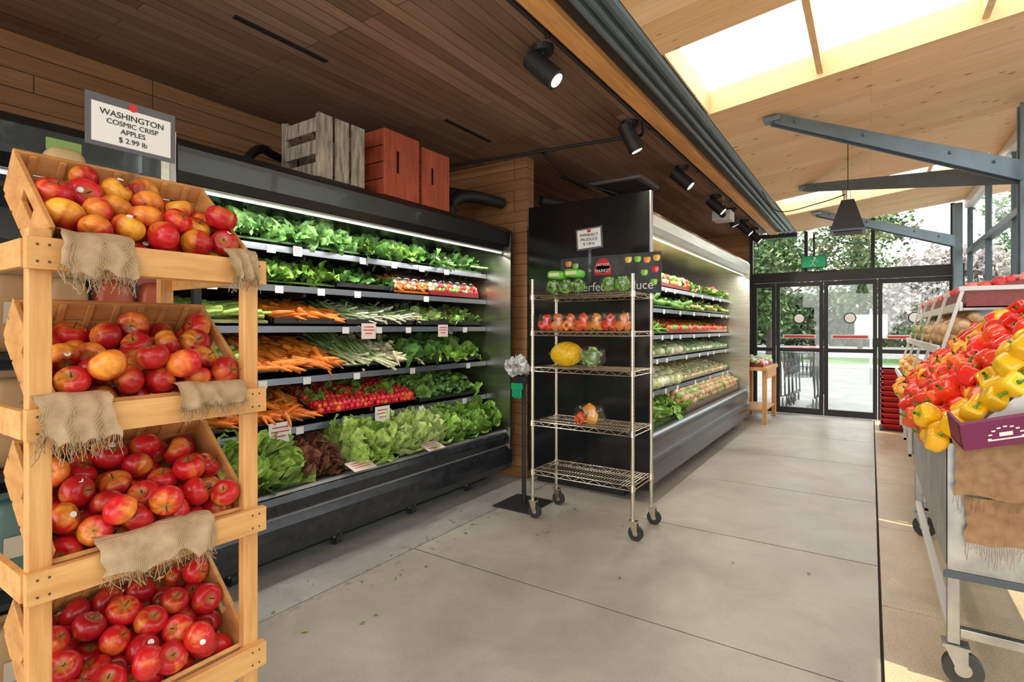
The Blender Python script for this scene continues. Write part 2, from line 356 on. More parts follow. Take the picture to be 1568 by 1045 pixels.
def filler(mb,y0,y1,f,b,z0,c,dz=.03,m=0):
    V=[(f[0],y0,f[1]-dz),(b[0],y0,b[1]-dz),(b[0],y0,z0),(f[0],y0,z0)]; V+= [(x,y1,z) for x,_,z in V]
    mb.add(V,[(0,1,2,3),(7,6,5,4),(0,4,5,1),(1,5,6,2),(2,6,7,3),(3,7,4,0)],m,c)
def leafmass(mb,y0,y1,f,b,z0,dens,L,W,ruf,pal,curl=.15,down=.2,na=7,nb=5,m=0,spread=.5,fill=True):
    sl=math.hypot(b[0]-f[0],b[1]-f[1]); n=int(dens*(y1-y0)*sl)
    sg=-1 if b[0]<f[0] else 1
    N=nz_(np.array([(b[1]-f[1])*(-sg),0,abs(b[0]-f[0])])); 
    u=rng.random(n); y=y0+(y1-y0)*rng.random(n)
    hm=np.array([mn.noise(Vector((yy*9,uu*4,z0))) for yy,uu in zip(y,u)])*.045
    p=np.stack([f[0]+(b[0]-f[0])*u,y,f[1]+(b[1]-f[1])*u+hm],1)
    dd=nz_(N[None]*.8+np.array([-sg*.5,0,-down])[None]+rng.normal(size=(n,3))*spread)
    Ls=L*(.7+.6*rng.random(n)); Ws=W*(.7+.6*rng.random(n))
    p=p-dd*Ls[:,None]*.62
    p[:,1]=np.clip(p[:,1],y0+W*.3,y1-W*.3)
    nr=rng.normal(size=(n,3))*.5+np.array([0,0,1.])
    leaves(mb,p,dd,nr,Ls,Ws,ruf,-curl,pal[0],pal[1],m,na,nb)
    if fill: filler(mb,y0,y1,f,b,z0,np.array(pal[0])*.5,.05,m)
def sticks(mb,y0,y1,f,b,z0,n,L,r,cA,cB,d=(.5,.75,-.15),jit=.18,tpl=None,m=0,tops=None,fill=True):
    tpl=tpl or STK
    for i in range(n):
        u=random.random(); y=random.uniform(y0,y1); p=np.array([f[0]+(b[0]-f[0])*u,y,f[1]+(b[1]-f[1])*u+random.uniform(-.01,.02)])
        dd=nz_(np.array(d)+rng.normal(size=3)*jit); l=L*random.uniform(.75,1.2); rr=r*random.uniform(.75,1.2)
        p=p-dd*l*.5
        p[1]=max(y0,min(y1-dd[1]*l,p[1])) if y1-y0>l else p[1]
        V=tpl[0]*np.array([rr,rr,l]); V[:,0]+=.03*l*np.sin(V[:,2]/l*3)
        t=tpl[0][:,2:3]; c=np.array(cA)*(1-t)+np.array(cB)*t
        mb.put((V,tpl[1]),p,basis(dd),1,c*random.uniform(.8,1.2),m)
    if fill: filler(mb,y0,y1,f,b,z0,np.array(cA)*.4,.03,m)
def rounds(mb,y0,y1,f,b,z0,R,cols,tpl=None,sq=(1,1,1),layers=1,m=0,fill=True,jit=.25,fn=None):
    tpl=tpl or SPHL; sl=math.hypot(b[0]-f[0],b[1]-f[1]); nu=max(1,int(sl/(R*1.75))); ny=max(1,int((y1-y0)/(R*1.8)))
    for k in range(layers):
        for i in range(nu):
            for j in range(ny):
                u=(i+.5)/nu; y=y0+(y1-y0)*(j+.5+(.25 if (i+k)%2 else -.25)*(1 if 0<j<ny-1 else 0))/ny
                p=np.array([f[0]+(b[0]-f[0])*u,y,f[1]+(b[1]-f[1])*u+k*R*1.3])+rng.normal(size=3)*R*jit*np.array([.6,.6,.4])
                p[1]=min(max(p[1],y0+R*.8),y1-R*.8)
                c=np.array(random.choice(cols))
                if fn: fn(mb,p,R,c)
                else: mb.put(tpl,p,rnd_rot(),np.array(sq)*R*random.uniform(.85,1.15),c*random.uniform(.8,1.2),m)
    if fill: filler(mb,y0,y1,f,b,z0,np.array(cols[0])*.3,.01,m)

# ================================================================ SHELL
fl=MB('floor',['floor','floor2','floor3','grout'])
fl.box((-4.0,-3,-.10),(1.2,9.9,-.012),3)
g=.006
yc=[-3,-1.55,-.2,1.15,2.5,3.83,5.2,6.55,7.9,9.25,9.9]
for a,b in zip(yc[:-1],yc[1:]): fl.box((-2.42+g,a+g,-.06),(.04-g,b-g,0),0)
yc=[-3,-1.6,.2,1.8,3.3,4.6,5.9,7.6,9.9]
for a,b in zip(yc[:-1],yc[1:]): fl.box((.04+g,a+g*.5,-.06),(1.2,b-g*.5,0),1)
fl.box((-4.0,-3,-.06),(-2.42-g,9.9,0),2)
fl.bevel=.002; fl.build()
w=MB('wall_left','wallw'); w.box((-3.98,-3,0),(-3.85,9.9,3.0)); w.build()
w=MB('wall_partition','part'); w.box((-3.85,4.24,0),(-2.66,4.36,3.0)); w.build()
w=MB('ceiling',['ceil','blackm','ply']);
w.box((-3.98,-3,3.0),(-1.40,9.9,3.12),0)
for a,b in ((1.5,2.06),(3.14,3.72),(5.0,5.6),(6.8,7.4)): w.box((-2.725,a,2.992),(-2.69,b,3.0),1)
def zc(x): return 2.97+.12*(x+1.0)
XR=2.38
def slab(x0,x1,y0,y1,t=.17,mi=2):
    V=[(x0,y0,zc(x0)),(x1,y0,zc(x1)),(x1,y1,zc(x1)),(x0,y1,zc(x0)),(x0,y0,zc(x0)+t),(x1,y0,zc(x1)+t),(x1,y1,zc(x1)+t),(x0,y1,zc(x0)+t)]
    w.add(V,BOXF,mi)
SKY=[(-1.25,-.2),(3.05,4.09),(7.35,8.35)]
ys=-3
for a,b in SKY:
    slab(-1.0,XR,ys,a); slab(1.02,XR,a,b); ys=b
slab(-1.0,XR,ys,9.9)
w.build()
for i,(a,b) in enumerate(SKY):
    s=group('window_%d'%(i+1))
    p=MB('skylight_pane',['sky'],s); x0,x1=-1.0,1.03
    p.add([(x0,a,zc(x0)+.175),(x1,a,zc(x1)+.175),(x1,b,zc(x1)+.175),(x0,b,zc(x0)+.175)],[(0,1,2,3)]); p.build()
    p=MB('skylight_mullions',['ply'],s)
    for x in (-.28,.55): p.box((x-.018,a+.002,zc(x)+.03),(x+.018,b-.002,zc(x)+.168))
    p.box((-.996,a+.01,zc(-1)+.002),(-.985,b-.01,zc(-1)+.165))
    p.build()
b_=MB('trim_1',['beamw','blackm']); b_.box((-1.395,-3,2.95),(-1.28,9.88,3.12)); b_.box((-1.278,-3,2.99),(-1.20,9.85,3.12),1); b_.bevel=.004; b_.build()  # second box: black strip standing in for the shade in the gap beside the timber
b_=MB('trim_2',['steelb','steeld'],recalc=True)
b_.extr([(-1.195,2.96),(-1.175,2.95),(-1.155,2.955),(-1.15,2.985),(-1.135,2.985),(-1.13,2.955),(-1.11,2.95),(-1.09,2.955),(-1.085,2.985),(-1.07,2.985),(-1.065,2.955),(-1.04,2.95),(-1.015,2.955),(-1.005,2.97),(-1.005,3.12),(-1.195,3.12)],-3,9.85); b_.build()
w=MB('wall_back',['wallw','blackm','glass'])
w.box((-3.98,9.9,0),(-1.72,10.02,3.0),0)
w.box((-1.72,9.86,2.16),(1.1,9.98,2.32),1); 
for x in (-1.72,-.9,0,.95): w.box((x,9.88,2.32),(x+.05,9.96,2.99 if x<-1 else zc(x)-.01),1)
w.box((-1.72,9.86,0),(-1.66,9.98,2.16),1); w.box((1.0,9.86,0),(1.1,9.98,2.16),1)
w.box((-1.72,9.86,2.90),(-1.0,9.98,2.97),1)
w.build()
w=MB('window_4',['glass']); w.box((-1.66,9.915,2.325),(1.0,9.925,2.94)); w.build()
def door(name,x0,x1,y,sign=True):
    e=group(name); f=MB('frame',['blackm','alu'],e,bevel=.003); t=.055
    f.box((x0,y-.025,0.01),(x0+t,y+.025,2.15)); f.box((x1-t,y-.025,0.01),(x1,y+.025,2.15)); f.box((x0+t,y-.025,2.08),(x1-t,y+.025,2.15)); f.box((x0+t,y-.025,.01),(x1-t,y+.025,.11)); f.box((x0+t,y-.02,1.02),(x1-t,y+.02,1.08)); f.build()
    q=MB('pane',['glass'],e); q.box((x0+t,y-.004,.11),(x1-t,y+.004,1.02)); q.box((x0+t,y-.004,1.08),(x1-t,y+.004,2.08)); q.build()
    if sign:
        q=MB('decals',['paper','red','blackm'],e); xm=(x0+x1)/2
        q.box((x0+.1,y-.03,1.24),(x1-.1,y-.026,1.30),0); q.box((x0+.12,y-.033,1.25),(x1-.12,y-.031,1.285),1)
        q.cyl((xm,y-.03,1.56),(xm,y-.026,1.56),.085,n=20,m=2); q.cyl((xm,y-.032,1.56),(xm,y-.0305,1.56),.07,n=20,m=0); q.build()
door('door_1',-1.66,-1.32,9.90,False); door('door_2',-1.31,-.63,9.90); door('door_3',-.62,.08,9.90); door('door_4',.09,.99,9.90)
e=group('exit_sign'); s=MB('housing',['green','blackm'],e,bevel=.004); s.box((-.93,9.78,2.36),(-.58,9.84,2.56),1); s.box((-.92,9.772,2.37),(-.59,9.78,2.55),0); s.box((-.77,9.80,2.56),(-.74,9.82,2.90),1); s.build()
s=MB('running_figure',['paper'],e); s.cyl((-.74,9.768,2.51),(-.74,9.772,2.51),.016,n=10); s.bar((-.745,9.77,2.49),(-.77,9.77,2.43),.02,.004); s.bar((-.77,9.77,2.43),(-.81,9.77,2.39),.012,.004); s.bar((-.77,9.77,2.43),(-.73,9.77,2.39),.012,.004); s.bar((-.75,9.77,2.48),(-.70,9.77,2.46),.01,.004); s.bar((-.75,9.77,2.48),(-.80,9.77,2.47),.01,.004); s.build()
w=MB('wall_right',['steeld','glass','white'])
w.box((1.12,-3,0),(1.2,9.9,.12),0); w.box((1.12,-3,2.45),(1.2,9.9,2.52),0); w.box((1.10,-3,3.10),(1.2,9.9,3.21),2)
for y in np.arange(-3,9.9,1.43): w.box((1.13,y-.025,.12),(1.19,y+.025,3.12),0)
w.build(); w=MB('window_5',['glass']); w.box((1.155,-3,.12),(1.163,9.85,3.1)); w.build()

for yc_ in (5.7,9.72,1.7):
    e=group('steel_column'); s=MB('post',['steelb'],e,bevel=.004); x=1.01
    s.box((x-.05,yc_-.06,0),(x+.05,yc_-.045,3.15)); s.box((x-.05,yc_+.045,0),(x+.05,yc_+.06,3.15)); s.box((x-.01,yc_-.045,0),(x+.01,yc_+.045,3.15)); s.box((x-.07,yc_-.08,0),(x+.07,yc_+.08,.015)); s.build()
    if yc_<3: continue
    s=MB('arms',['steelb','chrome'],e,bevel=.003)
    for sg in (-1,1):
        if yc_>9 and sg>0: continue
        p0=np.array([x-.05,yc_+sg*.03,2.64]); p1=np.array([-.62,yc_+sg*1.2,zc(-.62)-.02])
        dv=nz_(p1-p0); lat=nz_(np.cross(dv,[0,0,1])); 
        for o in (-.03,.03):
            V=[]
            for p,h in ((p0,.10),(p1,.05)):
                for dy in (-.005,.005):
                    for dz in (-h,h*.6): V.append(p+lat*(o+dy)+np.array([0,0,dz]))
            s.add(V,[(0,1,3,2),(4,6,7,5),(0,4,5,1),(2,3,7,6),(0,2,6,4),(1,5,7,3)],0)
        for t in (.12,.3,.65,.92):
            p=p0+(p1-p0)*t; s.cyl(p-lat*.05,p+lat*.05,.014,n=8,m=0)
        s.box((p1[0]-.06,p1[1]-.05,zc(-.62)-.05),(p1[0]+.06,p1[1]+.05,zc(-.66)-.012),0)
    s.build()

# ================================================================ COOLERS
def cooler(xf,y0,y1,xb,ztop,zcb,bt,shz,shx,steelc=False,right=True,leftpanel=None,dl=0):
    e=group('open_produce_cooler')
    s=MB('base_tub',['bumper','alu','blackm','railm'],e,recalc=True)
    s.extr([(xf-.16,.10),(xf-.06,.105),(xf-.02,.13),(xf-.002,.18),(xf,.24),(xf-.004,.29),(xf-.018,.32),(xf-.03,.345),(xf-.022,.37),(xf-.012,.40),(xf-.012,bt-.05),(xf-.025,bt-.015),(xf-.045,bt),(xf-.10,bt),(xf-.12,bt-.07),(xb,bt-.05),(xb,.10)],y0,y1,0)
    s.extr([(xf-.032,.338),(xf-.024,.338),(xf-.020,.350),(xf-.032,.352)],y0,y1-.01,1)
    s.extr([(xf-.028,bt-.006),(xf-.04,bt+.008),(xf-.055,bt+.010),(xf-.057,bt-.001)],y0+.01,y1-.05,1)
    s.extr([(xf-.058,bt),(xf-.058,bt+.006),(xf-.105,bt+.006),(xf-.11,bt)],y0+.01,y1-.05,3)
    s.box((xb+.05,y0+.05,.0),(xf-.26,y1-.05,.10),2); s.build()
    s=MB('feet',['rubber','alu'],e)
    for y in np.linspace(y0+.35,y1-.45,4):
        s.cyl((xf-.17,y-.02,.035),(xf-.17,y+.02,.035),.035,n=14,m=0); s.box((xf-.19,y-.03,.05),(xf-.15,y+.03,.10),1)
    s.build()
    s=MB('back_panel',['blackm','steel'],e); s.box((xb,y0,.10),(xb+.05,y1,ztop)); s.build()
    cm='steel' if steelc else 'black'
    s=MB('canopy',[cm,'alu','strip','blackm'],e,bevel=.006)
    s.extr([(xb,zcb+.03),(xf-.10,zcb+.03),(xf-.10,zcb),(xf-.035,zcb),(xf-.005,zcb+.05),(xf,ztop-.04),(xf-.03,ztop),(xb,ztop)],y0,y1,0)
    s.box((xf-.105,y0+.02,zcb-.010),(xf-.03,y1-.04,zcb-.001),1)
    s.box((xf-.095,y0+.05,zcb-.018),(xf-.078,y1-.06,zcb-.011),2)
    s.build()
    L=D.lights.new('cooler_led','AREA'); L.shape='RECTANGLE'; L.size=y1-y0-.2; L.size_y=.04; L.energy=4.6*(y1-y0); L.color=(1,.95,.88)
    o=D.objects.new('cooler_led',L); o.location=(xf-.10,(y0+y1)/2,zcb-.03); COL.objects.link(o); o.parent=e
    q=Matrix.Rotation(math.radians(25),4,'Y')@Matrix.Rotation(PI/2,4,'Z'); o.rotation_euler=q.to_euler()
    if right:
        s=MB('end_panel',['steel','steels'],e,bevel=.004,recalc=True)
        s.extr([(xb,.12),(xf-.02,.12),(xf-.005,bt-.1),(xf-.0,ztop-.21),(xf-.0,ztop-.05),(xf-.03,ztop+.004),(xb,ztop+.004)],y1-.035,y1,0); s.build()
    if leftpanel:
        s=MB('side_board',['panel','alu'],e,bevel=.003)
        s.box((xb,y0-.03,.10),(xf-.015,y0,leftpanel),0); s.box((xf-.015,y0-.035,.10),(xf,y0+.01,leftpanel),1); s.build()
    s=MB('shelves',['steels','railm','paper','blackm'],e)
    for z in shz:
        s.extr([(shx,z-.012),(shx,z+.004),(xb+.05,z+.06),(xb+.05,z+.035)],y0+.02,y1-.04,0)
        s.extr([(shx+.012,z-.025),(shx+.004,z+.014),(shx-.004,z+.014),(shx+.002,z-.027)],y0+.02,y1-.04,1)
        y=y0+.15+random.random()*.2
        while y<y1-.2:
            s.box((shx+.009,y,z-.036),(shx+.013,y+.055,z+.008),2); y+=random.choice((.3,.4,.55,.7))
        for y in np.arange(y0+.9,y1-.1,.95): s.box((xb+.05,y-.01,z-.05),(shx-.03,y+.01,z-.012),3)
    s.build()
    return e
SH1=[1.89,1.65,1.40,1.08,.77]
c1=cooler(-2.72,1.24,4.09,-3.80,2.31,2.10,.47,SH1,-3.0)
s=MB('left_divider',['white'],c1,bevel=.003); s.box((-3.2,1.205,2.02),(-2.735,1.238,2.33)); s.build()
cL=cooler(-2.72,-1.6,1.20,-3.80,2.23,2.02,.47,[1.65,1.2,.8],-3.0)
SH2=[1.80,1.58,1.32,1.09,.78]
c2=cooler(-1.45,4.20,8.35,-2.60,2.36,2.18,.52,SH2,-1.73,True,True,2.50)

def tray(mb,y0,y1,z,xf,depth=.4,h=.045,m=0):
    mb.box((xf-depth,y0,z+.02),(xf,y1,z+.03),m); mb.box((xf-.006,y0,z+.02),(xf,y1,z+.02+h),m); mb.box((xf-depth,y0,z+.02),(xf,y0+.006,z+.02+h),m); mb.box((xf-depth,y1-.006,z+.02),(xf,y1,z+.02+h),m)
trs=MB('produce_trays',['blackm'],c1)
def reg(z,xf=-3.03,xb=-3.5,zf=.07,zb=.23): return (xf,z+zf),(xb,z+zb)
z=1.89; f,b=reg(z,-2.99,-3.38,.09,.215)
m=MB('kale_bunches',['leaf']); leafmass(m,1.3,2.55,f,b,z+.03,620,.15,.065,.026,GR_K,down=.35,na=9,nb=7); m.build()
f,b=reg(z,-2.99,-3.38,.08,.19)
m=MB('collard_bunches',['leaf']); leafmass(m,2.56,3.35,f,b,z+.03,400,.20,.055,.014,GR_D,down=.45); leafmass(m,2.56,3.35,f,b,z+.03,160,.18,.05,.014,GR_M,down=.45,fill=False); m.build()
f,b=reg(z,-3.0,-3.40,.06,.18)
m=MB('leek_bunches',['leaf']); leafmass(m,3.36,3.98,f,b,z+.03,330,.24,.030,.006,GR_D,down=.5); sticks(m,3.4,3.98,f,b,z+.03,30,.22,.009,(.75,.78,.55),(.10,.26,.05),d=(.6,.35,-.25),tpl=TUB,fill=False); m.build()
z=1.65; f,b=reg(z,-3.0,-3.45,.085,.20)
m=MB('parsley_bunches',['leaf']); leafmass(m,1.3,2.35,f,b,z+.03,700,.13,.042,.02,GR_M,down=.4,na=6,nb=5); m.build()
m=MB('spinach_bunches',['leaf']); leafmass(m,2.37,2.88,f,b,z+.03,450,.13,.032,.008,GR_D,down=.35); m.build()
f2,b2=reg(z,-3.03,-3.45,.075,.16)
m=MB('bagged_carrots',['prod','bag']); sticks(m,2.90,3.3,f2,b2,z+.03,75,.15,.013,(.90,.24,.02),(.80,.18,.02),d=(.4,.5,-.2),jit=.35)
rounds(m,2.92,3.3,f2,b2,z+.03,.02,[(.85,.2,.03),(.80,.65,.45)],fill=False,layers=2)
for k in range(4): m.put(PIL,(-3.12,2.97+k*.09,z+.11),basis((.5,.2,1)),np.array([.045,.09,.08]),m=1)
m.build()
m=MB('bagged_radishes',['prod','bag']); rounds(m,3.32,3.98,f2,b2,z+.03,.024,[(.72,.04,.07),(.80,.66,.5),(.28,.5,.12),(.78,.12,.06)],layers=2); 
for k in range(6): m.put(PIL,(-3.12,3.38+k*.1,z+.12),basis((.5,.2,1)),np.array([.045,.09,.08]),m=1)
m.build(); tray(trs,2.36,2.89,z,-3.0)
z=1.40; f,b=reg(z,-3.02,-3.5,.075,.17)
m=MB('celery_bunches',['prod']); sticks(m,1.3,1.88,f,b,z+.03,80,.3,.013,(.70,.76,.30),(.38,.62,.10),d=(.3,.9,0),jit=.1,tpl=TUB); m.build()
m=MB('carrot_bunches',['prod','leaf']); sticks(m,1.90,2.42,f,b,z+.03,110,.22,.020,(.92,.26,.02),(.90,.22,.02),d=(.35,.8,-.1)); m.build()
m=MB('green_onion_bunches',['prod','leaf']); sticks(m,2.44,3.1,f,b,z+.03,190,.26,.006,(.85,.86,.66),(.16,.40,.05),d=(-.5,-.7,.12),tpl=TUB); leafmass(m,2.44,3.1,f,b,z+.03,90,.16,.012,.004,GR_M,fill=False,m=1); m.build()
m=MB('bok_choy_bunches',['leaf']); leafmass(m,3.12,3.98,f,b,z+.03,380,.15,.04,.012,((.82,.84,.6),(.24,.45,.08)),down=.3); leafmass(m,3.12,3.98,f,b,z+.03,110,.1,.03,.01,((.75,.12,.05),(.75,.5,.12)),fill=False); m.build(); tray(trs,1.9,2.43,z,-3.0); tray(trs,2.44,3.1,z,-3.0); tray(trs,3.12,3.97,z,-3.0)
z=1.08; f,b=reg(z,-3.0,-3.5,.085,.25)
m=MB('celery_bunches',['prod','leaf']); sticks(m,1.3,1.75,f,b,z+.03,80,.3,.015,(.72,.78,.34),(.38,.60,.12),d=(.2,.9,.2),jit=.1,tpl=TUB); leafmass(m,1.3,1.8,f,b,z+.03,120,.1,.03,.01,GR_M,fill=False,m=1); m.build()
m=MB('carrot_bunches',['prod','leaf']); sticks(m,1.77,2.42,f,b,z+.03,170,.24,.021,(.92,.27,.02),(.90,.24,.03),d=(.45,.7,-.25)); m.build()
m=MB('asparagus_bunches',['prod']); sticks(m,2.44,2.80,f,b,z+.03,130,.25,.009,(.85,.88,.6),(.18,.40,.06),d=(-.5,-.55,.35),tpl=TUB); m.build()
m=MB('parsnip_pile',['prod','leaf']); sticks(m,2.82,3.2,f,b,z+.03,100,.16,.018,(.88,.80,.52),(.82,.74,.5),d=(.5,.4,-.3),jit=.3); leafmass(m,2.82,3.2,(f[0],f[1]+.03),b,z+.03,90,.12,.03,.01,GR_M,fill=False,m=1); m.build()
m=MB('swiss_chard_bunches',['leaf']); leafmass(m,3.22,3.98,f,b,z+.03,330,.18,.055,.016,GR_M,down=.3); leafmass(m,3.0,3.6,(f[0]+.02,f[1]+.02),b,z+.03,190,.24,.065,.022,GR_D,fill=False,spread=.7); m.build()
for a,bb in ((1.77,2.42),(2.44,2.8),(2.82,3.2),(3.22,3.97)): tray(trs,a,bb,z,-3.0)
z=.77; f,b=reg(z,-3.0,-3.5,.08,.245)
m=MB('carrot_bunches',['prod','leaf']); sticks(m,1.5,2.2,f,b,z+.03,140,.2,.020,(.90,.25,.02),(.85,.2,.02),d=(.5,.6,-.2),jit=.3); leafmass(m,1.3,2.3,(f[0]-.1,f[1]+.04),(b[0],b[1]+.03),z,110,.13,.03,.01,GR_M,fill=False,m=1); m.build()
m=MB('radish_bunches',['prod','leaf']); rounds(m,2.22,3.12,f,b,z+.03,.021,[(.78,.02,.03),(.70,.02,.05),(.80,.12,.03)],layers=2); leafmass(m,2.22,3.12,(f[0]-.05,f[1]+.05),(b[0],b[1]+.06),z,230,.12,.03,.01,GR_M,fill=False,m=1); m.build()
m=MB('broccoli_crowns',['leaf']); 
filler(m,3.16,3.98,f,b,z+.03,(.02,.07,.02),.04)
for i in range(4):
    for j in range(7):
        c=np.array([f[0]+(b[0]-f[0])*(i+.4)/4,3.22+j*.112,f[1]+(b[1]-f[1])*(i+.4)/4])+rng.normal(size=3)*.012
        for k in range(16):
            d=nz_(rng.normal(size=3)+np.array([.3,0,.8])); m.put(SPHL,c+d*.045,rnd_rot(),.018*random.uniform(.7,1.2),np.array([.12,.28,.07])*random.uniform(.6,1.5))
leafmass(m,3.16,3.98,(f[0],f[1]+.03),(b[0],b[1]+.03),z,140,.16,.05,.014,GR_M,fill=False); m.build()
for a,bb in ((1.5,2.2),(2.22,2.66),(2.68,3.13),(3.16,3.97)): tray(trs,a,bb,z,-3.0)
trs.build()
def heads(name,y0,y1,pal,n_y,rows,L,W,ruf,up=.7,h=0.):
    m=MB(name,['leaf'])
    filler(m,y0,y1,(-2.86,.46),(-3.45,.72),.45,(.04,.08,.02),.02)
    for i in range(rows):
        for j in range(n_y):
            u=(i+.15)/rows; c=np.array([-2.89-.50*u,y0+(y1-y0)*(j+.5)/n_y,.545+h+.24*u])+rng.normal(size=3)*.012
            ax=nz_(np.array([.75,.15,up])+rng.normal(size=3)*.22)
            n=24; ring=np.linspace(0,1,n); an=ring*2*PI*3.4; B=basis(ax)
            rad=np.stack([np.cos(an),np.sin(an),0*an],1)@B.T
            op=.15+.75*ring[::-1]
            dd=nz_(ax[None]*(1.1-op[:,None]*.55)+rad*op[:,None])
            base=c-ax*L*.45+rad*.012
            leaves(m,base,dd,-rad,L*(.75+.3*rng.random(n)),W*(.8+.4*rng.random(n)),ruf,.14,pal[0],pal[1],0,9,7,.7)
    m.build()
heads('romaine_lettuce_heads',1.3,1.95,GR_L,3,3,.32,.08,.014,.8)
heads('red_leaf_lettuce_heads',1.97,2.30,RL,2,3,.22,.085,.022,.6,-.01)
heads('green_leaf_lettuce_heads',2.32,2.72,GR_L,2,3,.32,.09,.02,.9,.01)
heads('napa_cabbage_heads',2.74,3.30,GR_Y,3,3,.32,.08,.014,.9,.01)
heads('mustard_green_bunches',3.32,3.98,GR_M,4,3,.26,.06,.016,.8,.01)
for (x,y,z,w_,h_,k) in ((-2.975,2.62,1.325,.13,.11,1),(-2.975,3.42,1.33,.12,.10,1),(-2.975,1.93,.70,.15,.13,0),(-2.975,2.75,.71,.14,.12,0),(-2.70,2.34,.50,.18,.06,1),(-2.70,3.02,.50,.18,.06,1),(-2.975,2.05,1.85,.06,.06,0)):
    e=group('price_card'); q=MB('card',['pinkp' if k else 'paper','red'],e)
    if z<.6:
        Rm_=np.array(Matrix.Rotation(.35,3,'Y')); q.obox((x-.03,y,z+.02),(.11,w_,.003),Rm_,0)
        for i in range(3): q.obox((x-.055+i*.022,y,z+.031-i*.008),(.005,w_*.7,.002),Rm_,1)
    else:
        q.box((x,y-w_/2,z),(x+.003,y+w_/2,z+h_),0)
        for i,(a_,ww) in enumerate(((.75,.7),(.55,.8),(.33,.5))): q.box((x+.003,y-w_*ww/2,z+h_*a_),(x+.004,y+w_*ww/2,z+h_*(a_+.055)),1)
    q.build()
def R2(z,zf=.075,zb=.18): return (-1.74,z+zf),(-2.2,z+zb)
Y0,Y1=4.3,8.25
z=SH2[0]; f,b=R2(z)
m=MB('bagged_salad_greens',['prod','leaf']); rounds(m,Y0,6.3,f,b,z+.03,.035,[(.75,.05,.04),(.20,.48,.06),(.88,.75,.55),(.15,.38,.06),(.85,.3,.05)],layers=2); leafmass(m,Y0,6.3,f,(b[0],b[1]+.03),z,70,.1,.03,.01,GR_M,fill=False,m=1); m.build()
m=MB('bagged_mixed_vegetables',['leaf']); leafmass(m,6.32,Y1,f,b,z+.03,160,.12,.05,.015,GR_M); leafmass(m,6.32,Y1,f,b,z+.03,60,.12,.05,.015,((.7,.05,.05),(.8,.6,.5)),fill=False); m.build()
z=SH2[1]; f,b=R2(z)
m=MB('cucumber_pile',['prod']); sticks(m,Y0,6.2,f,b,z+.03,110,.2,.022,(.08,.24,.04),(.2,.42,.08),d=(.5,.5,-.1),jit=.2,tpl=TUB); m.build()
m=MB('zucchini_pile',['prod']); sticks(m,6.22,Y1,f,b,z+.03,110,.18,.022,(.10,.25,.04),(.5,.55,.15),d=(.5,.3,-.1),jit=.3,tpl=TUB); m.build()
z=SH2[2]; f,b=R2(z)
m=MB('green_bean_pile',['prod']); sticks(m,Y0,5.5,f,b,z+.03,200,.14,.008,(.16,.42,.05),(.28,.55,.08),jit=.6,tpl=TUB); m.build()
m=MB('red_tomato_pile',['pepper']); rounds(m,5.52,Y1,f,b,z+.03,.036,[(.85,.03,.02),(.85,.12,.02),(.25,.5,.05)]); m.build()
z=SH2[3]; f,b=R2(z,.06,.15)
m=MB('cauliflower_pile',['prod']); rounds(m,Y0,6.2,f,b,z+.03,.05,[(.85,.82,.65),(.70,.75,.42),(.3,.45,.15)]); m.build()
m=MB('brussels_sprout_pile',['prod']); rounds(m,6.22,Y1,f,b,z+.03,.026,[(.25,.46,.10),(.8,.8,.65)]); m.build()
z=SH2[4]; f,b=R2(z,.06,.18)
m=MB('white_cabbage_pile',['prod']); rounds(m,Y0,6.1,f,b,z+.03,.062,[(.82,.84,.50),(.88,.88,.70),(.68,.76,.36)],tpl=SPH); m.build()
m=MB('mushroom_pile',['prod']); rounds(m,6.12,Y1,f,b,z+.03,.03,[(.8,.72,.5),(.45,.5,.2),(.7,.5,.25)]); m.build()
f,b=(-1.59,.60),(-2.1,.86)
m=MB('celery_root_greens',['leaf']); leafmass(m,Y0,5.6,f,b,.5,190,.18,.06,.015,GR_M); leafmass(m,Y0,5.6,f,b,.5,90,.18,.05,.01,GR_Y,fill=False); m.build()
m=MB('russet_potato_pile',['prod']); rounds(m,5.62,Y1,f,b,.5,.036,[(.62,.40,.18),(.75,.56,.32),(.55,.28,.12),(.25,.4,.1)],layers=2); m.build()

